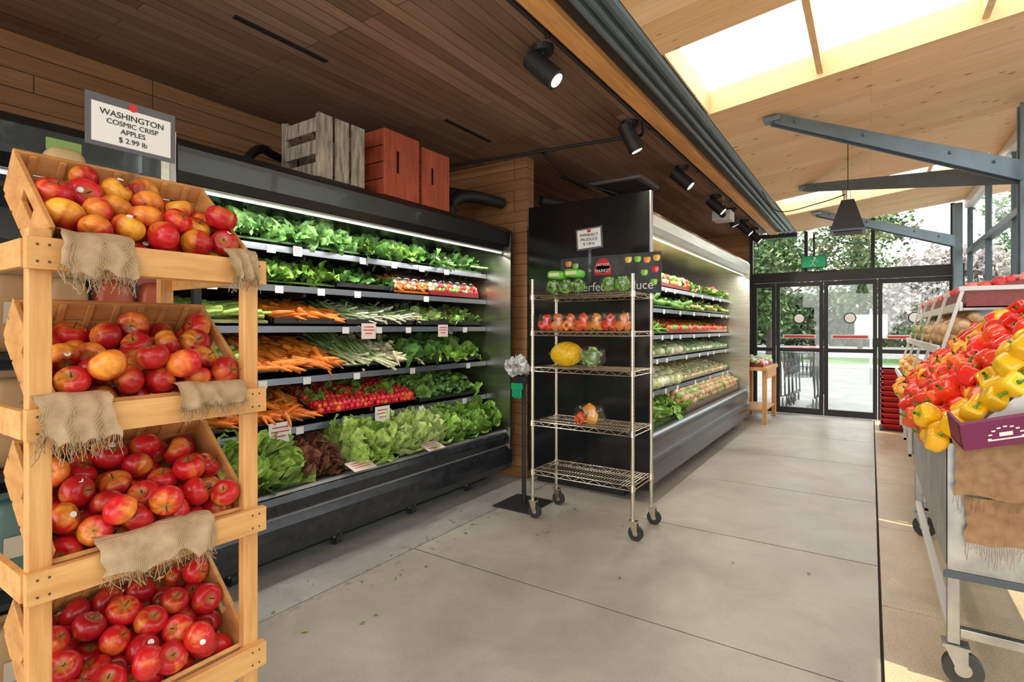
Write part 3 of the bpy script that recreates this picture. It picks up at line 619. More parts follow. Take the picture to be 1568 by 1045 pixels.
# ================================================================ crates on top of cooler
e=group('slatted_wooden_crate'); s=MB('slats',['greyw'],e,bevel=.003); z0=2.314; x0,x1,y0,y1,z1=-3.10,-2.75,2.03,2.40,2.70
for k in range(3): 
    a=y0+.005+k*.125; s.box((x1-.012,a,z0),(x1,a+.105,z1))
for k in range(3): s.box((x0+.02,y0,z0+.0+k*.135),(x1-.013,y0+.012,z0+.085+k*.135)); s.box((x0+.02,y1-.012,z0+k*.135),(x1-.013,y1,z0+.085+k*.135))
for yy in (y0+.013,y1-.038):
    for xx in (x0,x1-.038): s.box((xx,yy,z0),(xx+.025,yy+.025,z1))
for k in range(3): s.box((x0-.012,y0+k*.125,z0),(x0,y0+k*.125+.105,z1))
s.build()
for (a,b2,h,dx) in ((2.56,2.90,.455,0),(2.935,3.24,.425,.0)):
    e=group('red_wooden_crate'); s=MB('boards',['redw','blackm'],e,bevel=.003); z1=z0+h; x1=-2.75; x0=-3.12; ym=(a+b2)/2
    s.box((x1-.014,a,z0),(x1,ym-.015-.04,z1)); s.box((x1-.014,ym+.015-.04,z0),(x1,b2,z1)); s.box((x1-.014,ym-.055,z0),(x1,ym-.025,z0+.17)); s.box((x1-.014,ym-.055,z1-.13),(x1,ym-.025,z1))
    s.box((x1-.03,ym-.07,z0+.15),(x1-.018,ym-.01,z1-.11),1)
    for k in range(4): s.box((x0,a,z0+k*h/4+.003),(x1-.015,a+.012,z0+(k+1)*h/4-.003)); s.box((x0,b2-.012,z0+k*h/4+.003),(x1-.015,b2,z0+(k+1)*h/4-.003))
    s.box((x0,a+.013,z1-.012),(x1-.015,b2-.013,z1)); s.box((x0,a+.013,z0),(x1-.015,b2-.013,z0+.012)); s.box((x0-.012,a,z0),(x0,b2,z1)); s.build()
s=MB('refrigeration_pipes',['blackm']); 
def arc(pts,n=8):
    P=[Vector(p) for p in pts]; out=[]
    for i in range(len(P)-1):
        p0=P[max(i-1,0)];p1=P[i];p2=P[i+1];p3=P[min(i+2,len(P)-1)]
        for k in range(n):
            t=k/n; out.append(tuple(.5*((2*p1)+(-p0+p2)*t+(2*p0-5*p1+4*p2-p3)*t*t+(-p0+3*p1-3*p2+p3)*t**3)))
    out.append(tuple(P[-1])); return out
s.tube(arc([(-3.4,1.95,2.318),(-3.4,1.95,2.45),(-3.45,2.1,2.62),(-3.6,2.5,2.64),(-3.6,4.2,2.64)]),.03)
s.tube(arc([(-3.3,3.42,2.318),(-3.3,3.44,2.50),(-3.25,3.6,2.62),(-3.1,4.18,2.66)]),.05)
s.tube(arc([(-3.0,3.55,2.318),(-3.0,3.56,2.48),(-2.95,3.75,2.57),(-2.9,4.17,2.58)]),.055)
s.build()
s=MB('duct_sleeve',['blackm']); s.tube(arc([(-2.62,4.42,2.62),(-2.4,4.9,2.60),(-2.3,5.8,2.62)]),.05); s.build()
s=MB('ceiling_conduit',['blackm'])
s.tube([(-3.7,3.9,2.95),(-2.0,4.1,2.95),(-1.62,4.15,2.95)],.014); s.tube(arc([(-2.4,4.1,2.95),(-2.55,5.0,2.94),(-2.3,6.4,2.95)]),.012)
s.tube([(-1.44,-2,2.975),(-1.44,9.5,2.975)],.012); s.tube(arc([(-1.62,4.15,2.95),(-1.5,4.1,2.93),(-1.44,3.95,2.97)]),.014)
for y in (1,2.5,4.1,5.5,7): s.box((-1.455,y-.01,2.955),(-1.425,y+.01,2.999))
s.build()
e=group('ceiling_vent_grille'); s=MB('louvres',['alu','blackm'],e); s.box((-2.62,5.4,2.975),(-2.0,6.0,2.999),0)
for k in range(9): s.box((-2.57,5.45+k*.06,2.970),(-2.05,5.48+k*.06,2.975),1)
s.build()
for i,y in enumerate((2.64,3.97,5.34,6.73,7.6,8.5,9.3)):
    e=group('ceiling_spotlight'); s=MB('fitting',['blackm','bulb'],e); x=-1.55
    s.cyl((x,y,2.999),(x,y,2.965),.065,.06,24); s.cyl((x,y,2.966),(x,y,2.90),.014,n=10)
    d=nz_(np.array([.62,.10,-.62])) if i%3!=1 else nz_(np.array([.35,.25,-.9])); c=np.array([x+.01,y,2.865])
    s.cyl(c-d*.12,c+d*.10,.058,.060,28); s.cyl(c+d*.10,c+d*.104,.060,.052,28); s.cyl(c+d*.1045,c+d*.1055,.040,n=24,m=1); s.build()
    L=D.lights.new('spot_beam','SPOT'); L.energy=32; L.color=(1,.82,.58); L.spot_size=1.3; L.spot_blend=.6; L.shadow_soft_size=.04
    o=D.objects.new('spot_beam',L); o.location=tuple(c+d*.13); o.rotation_euler=Vector(tuple(d)).to_track_quat('-Z','Y').to_euler(); COL.objects.link(o); o.parent=e
e=group('ceiling_projector'); s=MB('body',['white','blackm','chrome'],e,bevel=.006); s.box((-1.67,7.05,2.76),(-1.45,7.30,2.88),0); s.cyl((-1.54,7.05,2.82),(-1.54,7.02,2.82),.04,n=16,m=1); s.cyl((-1.56,7.18,2.88),(-1.56,7.18,2.999),.02,m=2); s.build()
e=group('hanging_speaker'); s=MB('housing',['blackm','steeld','chrome'],e,bevel=.005); cx,cy=-.16,5.3; h0,h1=2.22,2.47
V=[(cx-.12,cy-.12,h0),(cx+.12,cy-.12,h0),(cx+.12,cy+.12,h0),(cx-.12,cy+.12,h0),(cx-.045,cy-.045,h1),(cx+.045,cy-.045,h1),(cx+.045,cy+.045,h1),(cx-.045,cy+.045,h1)]
s.add(V,BOXF,0); s.box((cx-.125,cy-.125,h0-.02),(cx+.125,cy+.125,h0-.002),1); s.cyl((cx,cy,h1),(cx,cy,h1+.08),.02,n=10,m=2); s.cyl((cx,cy,h1+.08),(cx,cy,zc(cx)-.002),.004,n=6,m=0); s.box((cx-.10,cy-.10,h0-.026),(cx+.10,cy+.10,h0-.0201),0); s.build()
s=MB('cable',['blackm'],e); s.tube(arc([(cx,cy,h1+.06),(cx-.2,cy+.2,2.52),(cx-.6,cy+.6,2.56),(-.99,6.4,2.90)]),.005,6); s.build()

# ================================================================ APPLE STAND
e=group('wooden_apple_display_stand')
P_=MB('posts',['pinev'],e,bevel=.003); Rr=MB('rails',['pine','stem'],e,bevel=.003); Cr=MB('crates',['pineside','blackm'],e,bevel=.002)
ya,yb=.378,.892
for y in (ya,yb-.042): 
    P_.box((-1.512,y,0),(-1.482,y+.042,1.615)); P_.box((-2.02,y,0),(-1.99,y+.042,1.80))
P_.build()
TZ=[1.56,1.195,.85,.46,.12]
th=math.radians(40); S=np.array([-math.cos(th),0,math.sin(th)]); Nn=np.array([math.sin(th),0,math.cos(th)])
Rm=np.stack([S,np.array([0,-1.,0]),Nn],1)
for z in TZ:
    Rr.box((-1.480,ya-.008,z-.034),(-1.460,yb+.012,z+.034))
    for y in (ya-.012,yb-.006): Rr.box((-2.02,y,z-.03),(-1.485,y+.014,z+.03))
    for y in (ya+.010,ya+.030,yb-.030,yb-.010):
        for dz in (-.018,.018): Rr.cyl((-1.460,y,z+dz),(-1.4585,y,z+dz),.003,n=8,m=1)
    if z<.3: continue
    o=np.array([-1.56,(ya+yb)/2+.006,z-.025]); yw=.226
    def cb(s0,s1,y0,y1,n0,n1,m=0):
        c=o+S*(s0+s1)/2+np.array([0,(y0+y1)/2,0])+Nn*(n0+n1)/2; Cr.obox(c,(s1-s0,y1-y0,n1-n0),Rm,m)
    for k in range(4): cb(.01+k*.078,.08+k*.078,-yw,yw,-.008,0)
    for sg in (-1,1):
        a,b2=(yw-.012,yw) if sg>0 else (-yw,-yw+.012)
        cb(0,.11,a,b2,.0,.115); cb(.20,.32,a,b2,.0,.115); cb(.11,.20,a,b2,.0,.055); cb(.11,.20,a,b2,.085,.115)
    cb(-.012,0,-yw,yw,.0,.055); cb(-.012,0,-yw,yw,.06,.085)
    cb(.32,.332,-yw,yw,.0,.055); cb(.32,.332,-yw,yw,.062,.12)
    for k in range(7): cb(.314,.32,-yw+.03+k*.06,-yw+.045+k*.06,.0,.115)
Rr.build(); Cr.build()
yel=[.52,.36,.32,.16]
for ti,z in enumerate(TZ[:4]):
    o=np.array([-1.56,(ya+yb)/2+.006,z-.025]); m=MB('apple_pile',['apple','stem','paper'])
    R=.0385; n=44; P=np.stack([rng.uniform(.04,.28,n),rng.uniform(-.17,.17,n),rng.uniform(.04,.25,n)],1)
    P=relax(P,R*.97,(R,-.213+R,R),(.318-R,.213-R,.5),np.array([-.0008,0,-.0035]),220)
    for q in P: apple(m,o+S*q[0]+np.array([0,q[1],0])+Nn*q[2],R,yel[ti]*(.2+1.3*rng.random()))
    m.build()
def cloth(name,mats,path,wd,w,nu,nv,amp,fr=0,seed=0,parent=None,ragged=.02):
    P=[Vector(p) for p in arc(path,6)]; L=[0]
    for a,b in zip(P[:-1],P[1:]): L.append(L[-1]+(b-a).length)
    mb=MB(name,mats,parent); wd=Vector(wd); V=[]; nl=nu
    for j in range(nv+1):
        u=j/nv; cut=1-ragged*abs(mn.noise(Vector((u*4,seed*1.7,0))))*14
        for i in range(nl+1):
            t=i/nl*L[-1]*cut; k=0
            while k<len(L)-2 and L[k+1]<t: k+=1
            q=(t-L[k])/max(L[k+1]-L[k],1e-6); p=P[k].lerp(P[k+1],q)+wd*(u*w+.012*mn.noise(Vector((t*30,seed,u*3))))
            n=Vector((mn.noise(p*14+Vector((seed,0,0))),mn.noise(p*14+Vector((0,seed,9))),mn.noise(p*14+Vector((3,0,seed)))))
            fold=math.sin(u*17+seed+mn.noise(p*6)*3)*amp*.9*(i/nl)
            out=wd.cross(Vector((0,0,1))).normalized(); p=p+n*amp+out*(fold+amp*1.3); V.append(p)
    F=[(j*(nl+1)+i,(j+1)*(nl+1)+i,(j+1)*(nl+1)+i+1,j*(nl+1)+i+1) for j in range(nv) for i in range(nl)]
    mb.add([tuple(v) for v in V],F,0,smooth=True)
    if fr:
        for j in range(0,nv*2):
            a=V[(j//2)*(nl+1)+nl]; b=V[(min(j//2+1,nv))*(nl+1)+nl]; p=a.lerp(b,.5*(j%2)); l=fr*random.uniform(.3,1.3)
            mb.tube([tuple(p),tuple(p+Vector((random.uniform(-.004,.004),random.uniform(-.006,.006),-l*.5))),tuple(p+Vector((random.uniform(-.006,.006),random.uniform(-.012,.012),-l)))],.0008,4)
    return mb.build()
def rail_cloth(y0,y1,z,drop,seed):
    cloth('burlap_drape',['burlap'],[(-1.56,y0,z+.045),(-1.505,y0,z+.062),(-1.468,y0,z+.048),(-1.450,y0,z),(-1.446,y0,z-drop)],(0,1,0),y1-y0,24,40,.009,.035,seed)
rail_cloth(.425,.565,TZ[0],.05,1); rail_cloth(.79,.875,TZ[0],.03,2); rail_cloth(.38,.525,TZ[1],.05,3); rail_cloth(.66,.84,TZ[1],-.02,4); rail_cloth(.50,.75,TZ[2],.035,5)
e=group('apple_price_sign'); s=MB('frame',['greyf','paper','red','acry'],e)
x=-1.72; ys0,ys1,zs0,zs1=.555,.775,1.89,2.03
s.box((x-.004,ys0,zs0),(x,ys1,zs1),0); s.box((x,ys0+.013,zs0+.012),(x+.001,ys1-.013,zs1-.022),1); s.cyl((x,.665,zs1-.014),(x+.0025,.665,zs1-.014),.011,n=16,m=2)
s.box((x-.006,.645,1.84),(x+.006,.685,1.89),3); s.box((x-.003,.655,1.74),(x+.003,.675,1.84),3); s.build()
for t,dz,sz in (('WASHINGTON',.030,.023),('COSMIC CRISP',.008,.0195),('APPLES',-.013,.0195),('$ 2.99 lb',-.036,.020)):
    text(t,(x+.0018,.665,1.955+dz),sz,RX,'blackm',e)
e=group('snack_shelf'); s=MB('frame',['blackm'],e,bevel=.003)
for y in (-.25,1.08):
    for xx in (-2.62,-2.27): s.box((xx,y,0),(xx+.03,y+.03,1.86))
for z in (.12,.52,.92,1.30,1.66,1.84): s.box((-2.62,-.25,z),(-2.24,1.11,z+.02))
s.build()
cols=[(.42,.25,.12),(.08,.22,.09),(.55,.45,.32),(.40,.23,.11),(.40,.07,.03),(.45,.27,.13),(.36,.2,.1),(.10,.18,.16)]
s=MB('snack_bags',['bagc']); 
for z in (.14,.54,.94,1.32):
    for j in range(9):
        c=np.array(random.choice(cols)); y=-.15+j*.142; hh=.15 if z<1.2 else .13
        s.put(PIL,(-2.36,y,z+hh),np.array(Matrix.Rotation(.1,3,'Y')),np.array([.045,.062,hh]),c); s.obox((-2.31,y,z+hh),(.003,.06,.07),np.array(Matrix.Rotation(.1,3,'Y')),0,np.array([.6,.52,.38])); s.box((-2.365,y-.06,z+hh*1.9),(-2.36,y+.06,z+hh*2+.02),0,c)
s.put(PIL,(-2.36,.70,1.86+.085),np.eye(3),np.array([.045,.06,.085]),(.62,.45,.22)); s.box((-2.316,.66,1.90),(-2.311,.74,1.97),0,(.2,.42,.08)); s.box((-2.362,.65,2.02),(-2.358,.75,2.06),0,(.25,.4,.1))
s.build()

# ================================================================ WIRE RACK
e=group('wire_shelving_rack'); s=MB('posts',['chrome'],e); X0,X1,W0,W1=-2.085,-1.31,3.40,3.76
for x in (X0,X1):
    for y in (W0,W1):
        s.cyl((x,y,.13),(x,y,1.755),.0125,n=12); s.cyl((x,y,1.755),(x,y,1.762),.014,n=12)
        for z in np.arange(.17,1.74,.025): s.cyl((x,y,z),(x,y,z+.004),.0137,n=10)
s.build()
s=MB('wire_shelves',['chrome'],e)
RZ=[1.63,1.365,1.10,.70,.34]
for z in RZ:
    for x in (X0,X1):
        for y in (W0,W1): s.cyl((x,y,z-.02),(x,y,z+.02),.02,.017,12)
    for dz in (-.018,.012):
        for y in (W0,W1): s.cyl((X0,y,z+dz),(X1,y,z+dz),.0035,n=6)
        for x in (X0,X1): s.cyl((x,W0,z+dz),(x,W1,z+dz),.0035,n=6)
    for y in (W0,W1):
        n=14; P=[(X0+(X1-X0)*k/n,y,z+(.012 if k%2 else -.018)) for k in range(n+1)]; s.tube(P,.0026,5)
    for y in (W0+.12,W0+.24): s.cyl((X0,y,z+.006),(X1,y,z+.006),.0032,n=6)
    for k in range(1,34): xx=X0+(X1-X0)*k/34; s.cyl((xx,W0-.002,z+.014),(xx,W1+.002,z+.014),.0024,n=5)
s.build()
s=MB('casters',['rubber','chrome'],e)
for x in (X0,X1):
    for y in (W0,W1):
        dx=.022; s.cyl((x+dx,y-.012,.05),(x+dx,y+.012,.05),.05,n=22); s.cyl((x+dx,y-.014,.05),(x+dx,y+.014,.05),.018,n=12,m=1)
        for o_ in (-.017,.015): s.add([(x-.02,y+o_,.12),(x+.035,y+o_,.12),(x+dx+.012,y+o_,.04),(x+dx-.012,y+o_,.04),(x-.02,y+o_+.003,.12),(x+.035,y+o_+.003,.12),(x+dx+.012,y+o_+.003,.04),(x+dx-.012,y+o_+.003,.04)],BOXF,1)
        s.box((x-.022,y-.018,.118),(x+.036,y+.02,.13),1)
s.build()
def bagshell(m,c,sc,mi): 
    V=PIL[0].copy(); nn=np.array([mn.noise(Vector(tuple(v*3+c*9))) for v in V])[:,None]; V=V*(1+.16*nn); m.put((V,PIL[1]),c,None,np.array(sc),m=mi)
m=MB('bagged_orange_and_red_peppers',['pepper','leaf','bag'])
pc=[(.90,.20,.02),(.92,.12,.03),(.95,.35,.03),(.88,.04,.02),(.92,.26,.06)]
for k in range(7):
    c=np.array([-2.01+k*.102,3.49,RZ[1]+.018])
    for a,bq,h in ((-.022,-.035,.036),(.025,-.02,.036),(0,.04,.036),(0,-.01,.088)): pepper(m,c+np.array([a,bq,h]),.034,pc[(k+int(h*100))%5])
    bagshell(m,c+np.array([0,0,.066]),(.056,.078,.064),2)
m.build()
m=MB('yellow_spaghetti_squash',['prod','stem']); m.put((sphere(24,16)[0]*np.array([1,1,1.35]),sphere(24,16)[1]),(-1.87,3.53,RZ[2]+.018+.092),basis((1,.1,.05)),.092,(.92,.55,.015)); m.cyl((-1.985,3.52,RZ[2]+.105),(-2.01,3.52,RZ[2]+.11),.01,.012,8,1); m.build()
m=MB('bagged_cabbage',['leaf','bag']); c=np.array([-1.65,3.50,RZ[2]+.095]); m.put(SPH,c,None,.055,(.15,.3,.06))
n=26; dd=nz_(rng.normal(size=(n,3))); leaves(m,c-dd*.01,dd,rng.normal(size=(n,3)),np.full(n,.085),np.full(n,.04),.006,.1,(.65,.7,.45),(.35,.52,.18)); bagshell(m,c,(.085,.08,.08),1); m.build()
m=MB('bagged_bell_peppers',['pepper','leaf','bag']); c=np.array([-1.68,3.52,RZ[3]+.018])
for a,bq,h,cc in ((-.06,-.02,.04,(.9,.1,.02)),(.035,-.03,.04,(.95,.45,.02)),(.0,.05,.04,(.9,.55,.03)),(.0,0,.095,(.9,.35,.02))): pepper(m,c+np.array([a,bq,h]),.042,cc)
bagshell(m,c+np.array([0,0,.07]),(.10,.09,.068),2); m.build()
m=MB('packaged_green_lettuce',['leaf','bag','bagc'])
for k,x in enumerate((-1.96,-1.86,-1.76,-1.52,-1.42)):
    c=np.array([x,3.50,RZ[0]+.078]); n=40; dd=nz_(rng.normal(size=(n,3))); leaves(m,c-dd*.02,dd,rng.normal(size=(n,3)),np.full(n,.07),np.full(n,.03),.01,.1,GR_M[0],(.3,.62,.10)); bagshell(m,c,(.056,.06,.056),1)
for x,zz in ((-1.94,.165),(-1.80,.17)):
    m.put(PIL,(x,3.52,RZ[0]+zz),np.array(Matrix.Rotation(.1,3,'Y')),np.array([.075,.05,.032]),(.16,.62,.06),2); m.box((x-.045,3.468,RZ[0]+zz-.012),(x+.04,3.471,RZ[0]+zz+.014),2,(.85,.9,.5))
m.build()
e=group('imperfect_produce_chalkboard'); s=MB('board',['chalk','pepper'],e,bevel=.003); yy=3.735
s.box((-2.03,yy,1.652),(-1.23,yy+.012,1.945),0)
for x,z,c in ((-1.33,1.89,(.9,.35,.02)),(-1.27,1.82,(.85,.03,.03)),(-1.28,1.73,(.25,.6,.05)),(-1.40,1.90,(.25,.6,.05)),(-1.47,1.90,(.9,.6,.1)),(-1.35,1.80,(.3,.6,.1)),(-1.26,1.90,(.9,.5,.05)),(-1.96,1.90,(.9,.3,.05)),(-1.9,1.88,(.3,.6,.1))): s.put(PEP,(x,yy-.001,z),None,np.array([.024,.004,.024]),c,1)
s.build()
text('Imperfect Produce',(-1.63,yy-.003,1.71),.092,RY,'paper',e,ext=.001)
s=MB('market_badge',['red','paper'],e); s.box((-1.735,3.722,1.80),(-1.60,3.728,1.87),0); s.cyl((-1.667,3.722,1.87),(-1.667,3.728,1.87),.055,n=24,m=0); s.build()
text('EAT FOR',(-1.667,3.720,1.875),.028,RY,'paper',e); text('MARKET',(-1.667,3.720,1.83),.034,RY,'paper',e)
e=group('imperfect_produce_sign'); s=MB('card_holder',['greyf','paper','acry','red'],e); R=np.array(Matrix.Rotation(-.06,3,'Y'))
s.obox((-1.72,3.60,2.06),(.21,.004,.16),R,0); s.obox((-1.72,3.597,2.06),(.185,.002,.135),R,1); s.box((-1.725,3.598,1.652),(-1.705,3.603,1.99),2); s.obox((-1.72,3.5955,2.115),(.03,.001,.02),R,3); s.build()
text('IMPERFECT',(-1.72,3.594,2.085),.03,RY,'blackm',e); text('PRODUCE',(-1.72,3.594,2.052),.03,RY,'blackm',e); text('$ 1.49 lb',(-1.72,3.594,2.02),.026,RY,'blackm',e)

e=group('produce_bag_dispenser'); s=MB('stand',['blackm','green','alu'],e,bevel=.003); px,py=-2.30,3.62
s.box((px-.17,py-.19,0),(px+.17,py+.17,.012)); s.cyl((px,py,.012),(px,py,1.18),.017,n=14); s.box((px-.05,py-.06,.96),(px+.05,py-.018,1.02),0)
s.cyl((px-.09,py-.07,1.05),(px+.09,py-.07,1.05),.012,n=10,m=2)
for k in range(5): s.box((px-.05+k*.018,py-.10,.86-.01*(k%2)),(px-.036+k*.018,py-.085,.95),1)
s.box((px-.055,py-.105,.92),(px+.045,py-.082,.97),1); s.box((px-.03,py-.05,1.0),(px+.03,py-.018,1.16),0); s.build()
m=MB('bag_roll',['leaf'],e); c=np.array([px-.02,py-.08,1.11]); n=34; dd=nz_(rng.normal(size=(n,3))*np.array([1.6,1,.7])); leaves(m,c-dd*.01,dd,rng.normal(size=(n,3)),np.full(n,.10),np.full(n,.04),.012,.2,(.6,.6,.6),(.75,.75,.75)); m.cyl((px-.08,py-.08,1.09),(px+.08,py-.08,1.09),.04,n=18,col=(.7,.7,.7)); m.build()

# ================================================================ RIGHT CART
e=group('produce_display_cart'); s=MB('frame',['steels','white','steeld'],e,bevel=.003)
x0,x1,y0,y1=.25,.93,2.72,4.58
for x in (x0,x1-.04):
    for y in (y0,y1-.04): s.box((x,y,.16),(x+.04,y+.04,.92),0)
s.box((x0,y0,.88),(x1,y1,.91),0); s.box((x0-.006,y0,.47),(x0-.001,y1,.95),0); s.box((x0,y0-.006,.43),(x1,y0-.001,.95),0); s.box((x1+.001,y0,.47),(x1+.006,y1,.95),0); s.box((x0,y1+.001,.47),(x1,y1+.006,.95),0)
s.box((x0-.02,y0,.93),(x0-.006,y1,.965),0)
s.box((x0-.012,y0-.012,.42),(x1+.012,y0-.007,.45),2)
s.box((x0,y0+.04,.20),(x0+.03,y1-.04,.235),1); s.box((x1-.03,y0+.04,.20),(x1,y1-.04,.235),1); s.box((x0+.04,y0,.19),(x1-.04,y0+.035,.225),0); s.box((x0+.04,y1-.035,.19),(x1-.04,y1,.225),0)
s.build()
s=MB('sloped_tray',['white','kraft'],e); s.extr([(x0,.93),(.72,1.42),(.74,1.40),(x1-.01,1.36),(x1-.01,.912),(x0,.912)],y0+.01,y1-.01,0); s.recalc=True; s.build()
s=MB('casters',['rubber','steels'],e)
for x in (x0+.02,x1-.02):
    for y in (y0+.02,y1-.02):
        s.cyl((x+.03,y-.018,.065),(x+.03,y+.018,.065),.065,n=26); s.cyl((x+.03,y-.020,.065),(x+.03,y+.020,.065),.028,n=14,m=1)
        s.box((x-.035,y-.035,.148),(x+.05,y+.035,.158),1)
        for o_ in (-.026,.022): s.add([(x-.03,y+o_,.15),(x+.045,y+o_,.15),(x+.045,y+o_,.05),(x+.015,y+o_,.05),(x-.03,y+o_+.004,.15),(x+.045,y+o_+.004,.15),(x+.045,y+o_+.004,.05),(x+.015,y+o_+.004,.05)],BOXF,1)
s.build()
Sp=nz_(np.array([.47,0,.49])); Np=np.array([-Sp[2],0,Sp[0]]); n=330; R=.043
P=np.stack([rng.uniform(.0,.72,n),rng.uniform(2.72,4.55,n),rng.uniform(.05,.25,n)],1)
P=relax(P,R*.98,(-.01,2.73,R*.9),(.74,4.54,.5),np.array([-.0003,0,-.0035]),160)
piles={k:MB(k+'_bell_pepper_pile',['pepper','leaf']) for k in ('yellow','red','orange')}
for q in P:
    y=q[1]; t=y+rng.normal()*.07-(q[0]-.3)*.25
    if t<2.98: k='yellow'; c=random.choice([(.95,.52,.01),(.95,.60,.02),(.92,.48,.01)])
    elif t<3.85: k='red'; c=random.choice([(.85,.025,.012),(.88,.05,.015),(.92,.12,.02),(.85,.03,.02)])
    else: k='orange'; c=random.choice([(.95,.30,.02),(.95,.5,.02),(.85,.05,.02),(.85,.04,.02)])
    pepper(piles[k],np.array([.25,0,.93])+Sp*q[0]+Np*q[2]+np.array([0,y,0]),R*1.02,c)
for k in piles.values(): k.build()
cloth('burlap_drape',['burlapd'],[(.27,2.80,1.02),(.27,2.715,.985),(.27,2.69,.93),(.27,2.68,.74)],(1,0,0),.64,24,48,.014,.06,8)
cloth('burlap_drape',['burlapd'],[(.30,2.69,.76),(.30,2.69,.66),(.30,2.685,.58)],(1,0,0),.58,14,40,.010,.07,11)
e=group('purple_fruit_carton'); s=MB('carton',['purple','paper'],e,bevel=.003); R=np.array(Matrix.Rotation(.20,3,'Z')@Matrix.Rotation(-.25,3,'Y')@Matrix.Rotation(.35,3,'X'))
c=np.array([.40,2.60,1.03]); s.obox(c,(.26,.02,.11),R,0); s.obox(c+R@np.array([-.125,.05,0]),(.01,.10,.11),R,0); s.obox(c+R@np.array([.125,.05,0]),(.01,.10,.11),R,0); s.obox(c+R@np.array([0,.05,-.05]),(.26,.10,.01),R,0)
for k in range(9):
    a=PI*k/8; s.obox(c+R@np.array([.05*math.cos(a),-.0115,-.02+.045*math.sin(a)]),(.012,.002,.006),R,1)
s.obox(c+R@np.array([0,-.0115,-.025]),(.11,.002,.006),R,1); s.obox(c+R@np.array([0,-.0115,-.005]),(.04,.002,.016),R,1); s.build()

# second display
e=group('tiered_produce_display'); s=MB('frame',['white','steels','steeld'],e,bevel=.003); Y0,Y1=4.74,8.6
tiers=[(.28,.50,.86),(.40,.70,1.24),(.52,.92,1.54)]
for y in np.linspace(Y0,Y1-.03,5):
    s.box((.90,y,0),(.93,y+.03,1.60),0); s.bar((.31,y+.015,.86),(.52,y+.015,1.66),.022,.022,0); s.box((.31,y,.12),(.34,y+.03,.86),0); s.box((.31,y,.12),(.92,y+.03,.15),0); s.box((.50,y,1.655),(.93,y+.03,1.685),0)
for a,b2,z in tiers:
    s.box((a,Y0,z-.02),(.92,Y1,z),1); s.box((a-.02,Y0,z-.02),(a,Y1,z+.04),0)
s.box((.34,Y0,.15),(.92,Y1,.17),1); s.box((.34,Y0,.50),(.92,Y1,.52),1); s.build()
def T(a,b2,z,h=.16): return (a+.02,z+.05),(b2+.02,z+h)
m=MB('onion_pile',['prod']); f,b=T(.28,.42,.86); rounds(m,4.76,6.2,f,b,.86,.04,[(.7,.42,.18),(.85,.7,.5),(.5,.06,.12)],layers=2); m.build()
m=MB('lemon_and_orange_pile',['pepper']); rounds(m,6.22,8.55,f,b,.86,.038,[(.92,.40,.02),(.92,.68,.04),(.88,.25,.02)],layers=2); m.build()
m=MB('potato_pile',['prod']); f,b=T(.42,.62,1.25,.18); rounds(m,4.76,6.6,f,b,1.25,.045,[(.70,.45,.20),(.60,.36,.16),(.76,.52,.27)],layers=2,sq=(1,1,1.3)); m.build()
m=MB('avocado_pile',['prod']); rounds(m,6.62,8.55,f,b,1.25,.042,[(.14,.22,.05),(.22,.34,.08),(.55,.35,.18)],layers=2,sq=(1,1,1.3)); m.build()
m=MB('bagged_red_tomatoes',['prod']); f,b=T(.52,.86,1.62,.12); rounds(m,4.76,8.55,f,b,1.55,.038,[(.85,.12,.10),(.88,.35,.30),(.75,.05,.06)],layers=1,tpl=SPH); m.build()
s=MB('storage_cartons',['kraft']); 
for k in range(5): s.box((.40,4.9+k*.72,.175),(.88,5.45+k*.72,.42+.05*(k%2)))
s.bevel=.004; s.build()
m=MB('orange_juice_bottles',['bagc'])
for k in range(34):
    for r_ in range(2): 
        c=np.where(BOT[0][:,2:3]>.9,np.array([[.85,.85,.8]]),np.array([[.95,.35,.02]])); m.put(BOT,(.39+r_*.09,4.82+k*.108,.521),None,np.array([.036,.036,.21]),c)
m.build()
e=group('red_shopping_basket_stack'); s=MB('baskets',['red','blackm'],e)
for k in range(11):
    z=.02+k*.075
    x0,x1,y0,y1=.12,.42,8.95,9.35; 
    V=[(x0+.03,y0+.03,z),(x1-.03,y0+.03,z),(x1-.03,y1-.03,z),(x0+.03,y1-.03,z),(x0,y0,z+.07),(x1,y0,z+.07),(x1,y1,z+.07),(x0,y1,z+.07)]; s.add(V,BOXF,0); s.box((x0-.01,y0-.01,z+.058),(x1+.01,y1+.01,z+.070),0)
s.box((.10,8.93,0),(.44,9.37,.02),1); s.build()
e=group('cardboard_box_stack'); s=MB('boxes',['kraft'],e,bevel=.004); s.box((.52,8.72,0),(.90,9.05,.38)); s.box((.54,8.74,.382),(.88,9.03,.72)); s.build()
e=group('wooden_produce_table'); s=MB('table',['pinev','steels'],e,bevel=.004)
for x in (-1.66,-1.32):
    for y in (8.55,9.45): s.box((x,y,0),(x+.06,y+.06,.78))
s.box((-1.70,8.5,.78),(-1.24,9.55,.83)); s.box((-1.66,8.6,.18),(-1.28,9.45,.21)); s.box((-1.27,8.61,.66),(-1.25,9.45,.78)); s.build()
m=MB('plum_and_lime_pile',['pepper']); rounds(m,8.55,9.5,(-1.30,.87),(-1.65,.95),.832,.035,[(.6,.05,.05),(.2,.4,.05),(.85,.8,.7)],layers=1); m.build()
m=MB('fallen_leaf_scraps',['leaf']); n=60; bx=np.where(rng.random(n)<.7,rng.normal(-2.35,.2,n),rng.uniform(-2.2,-.2,n)); bx=np.clip(bx,-2.7,.9); by=rng.uniform(1.3,6,n); dd=rng.normal(size=(n,3))*np.array([1,1,.03])
leaves(m,np.stack([bx,by,np.full(n,.004)],1),dd,np.tile([0,0,1.],(n,1)),.008+.025*rng.random(n),.003+.006*rng.random(n),.001,.02,(.25,.32,.08),(.12,.2,.04),0,4,3); m.build()

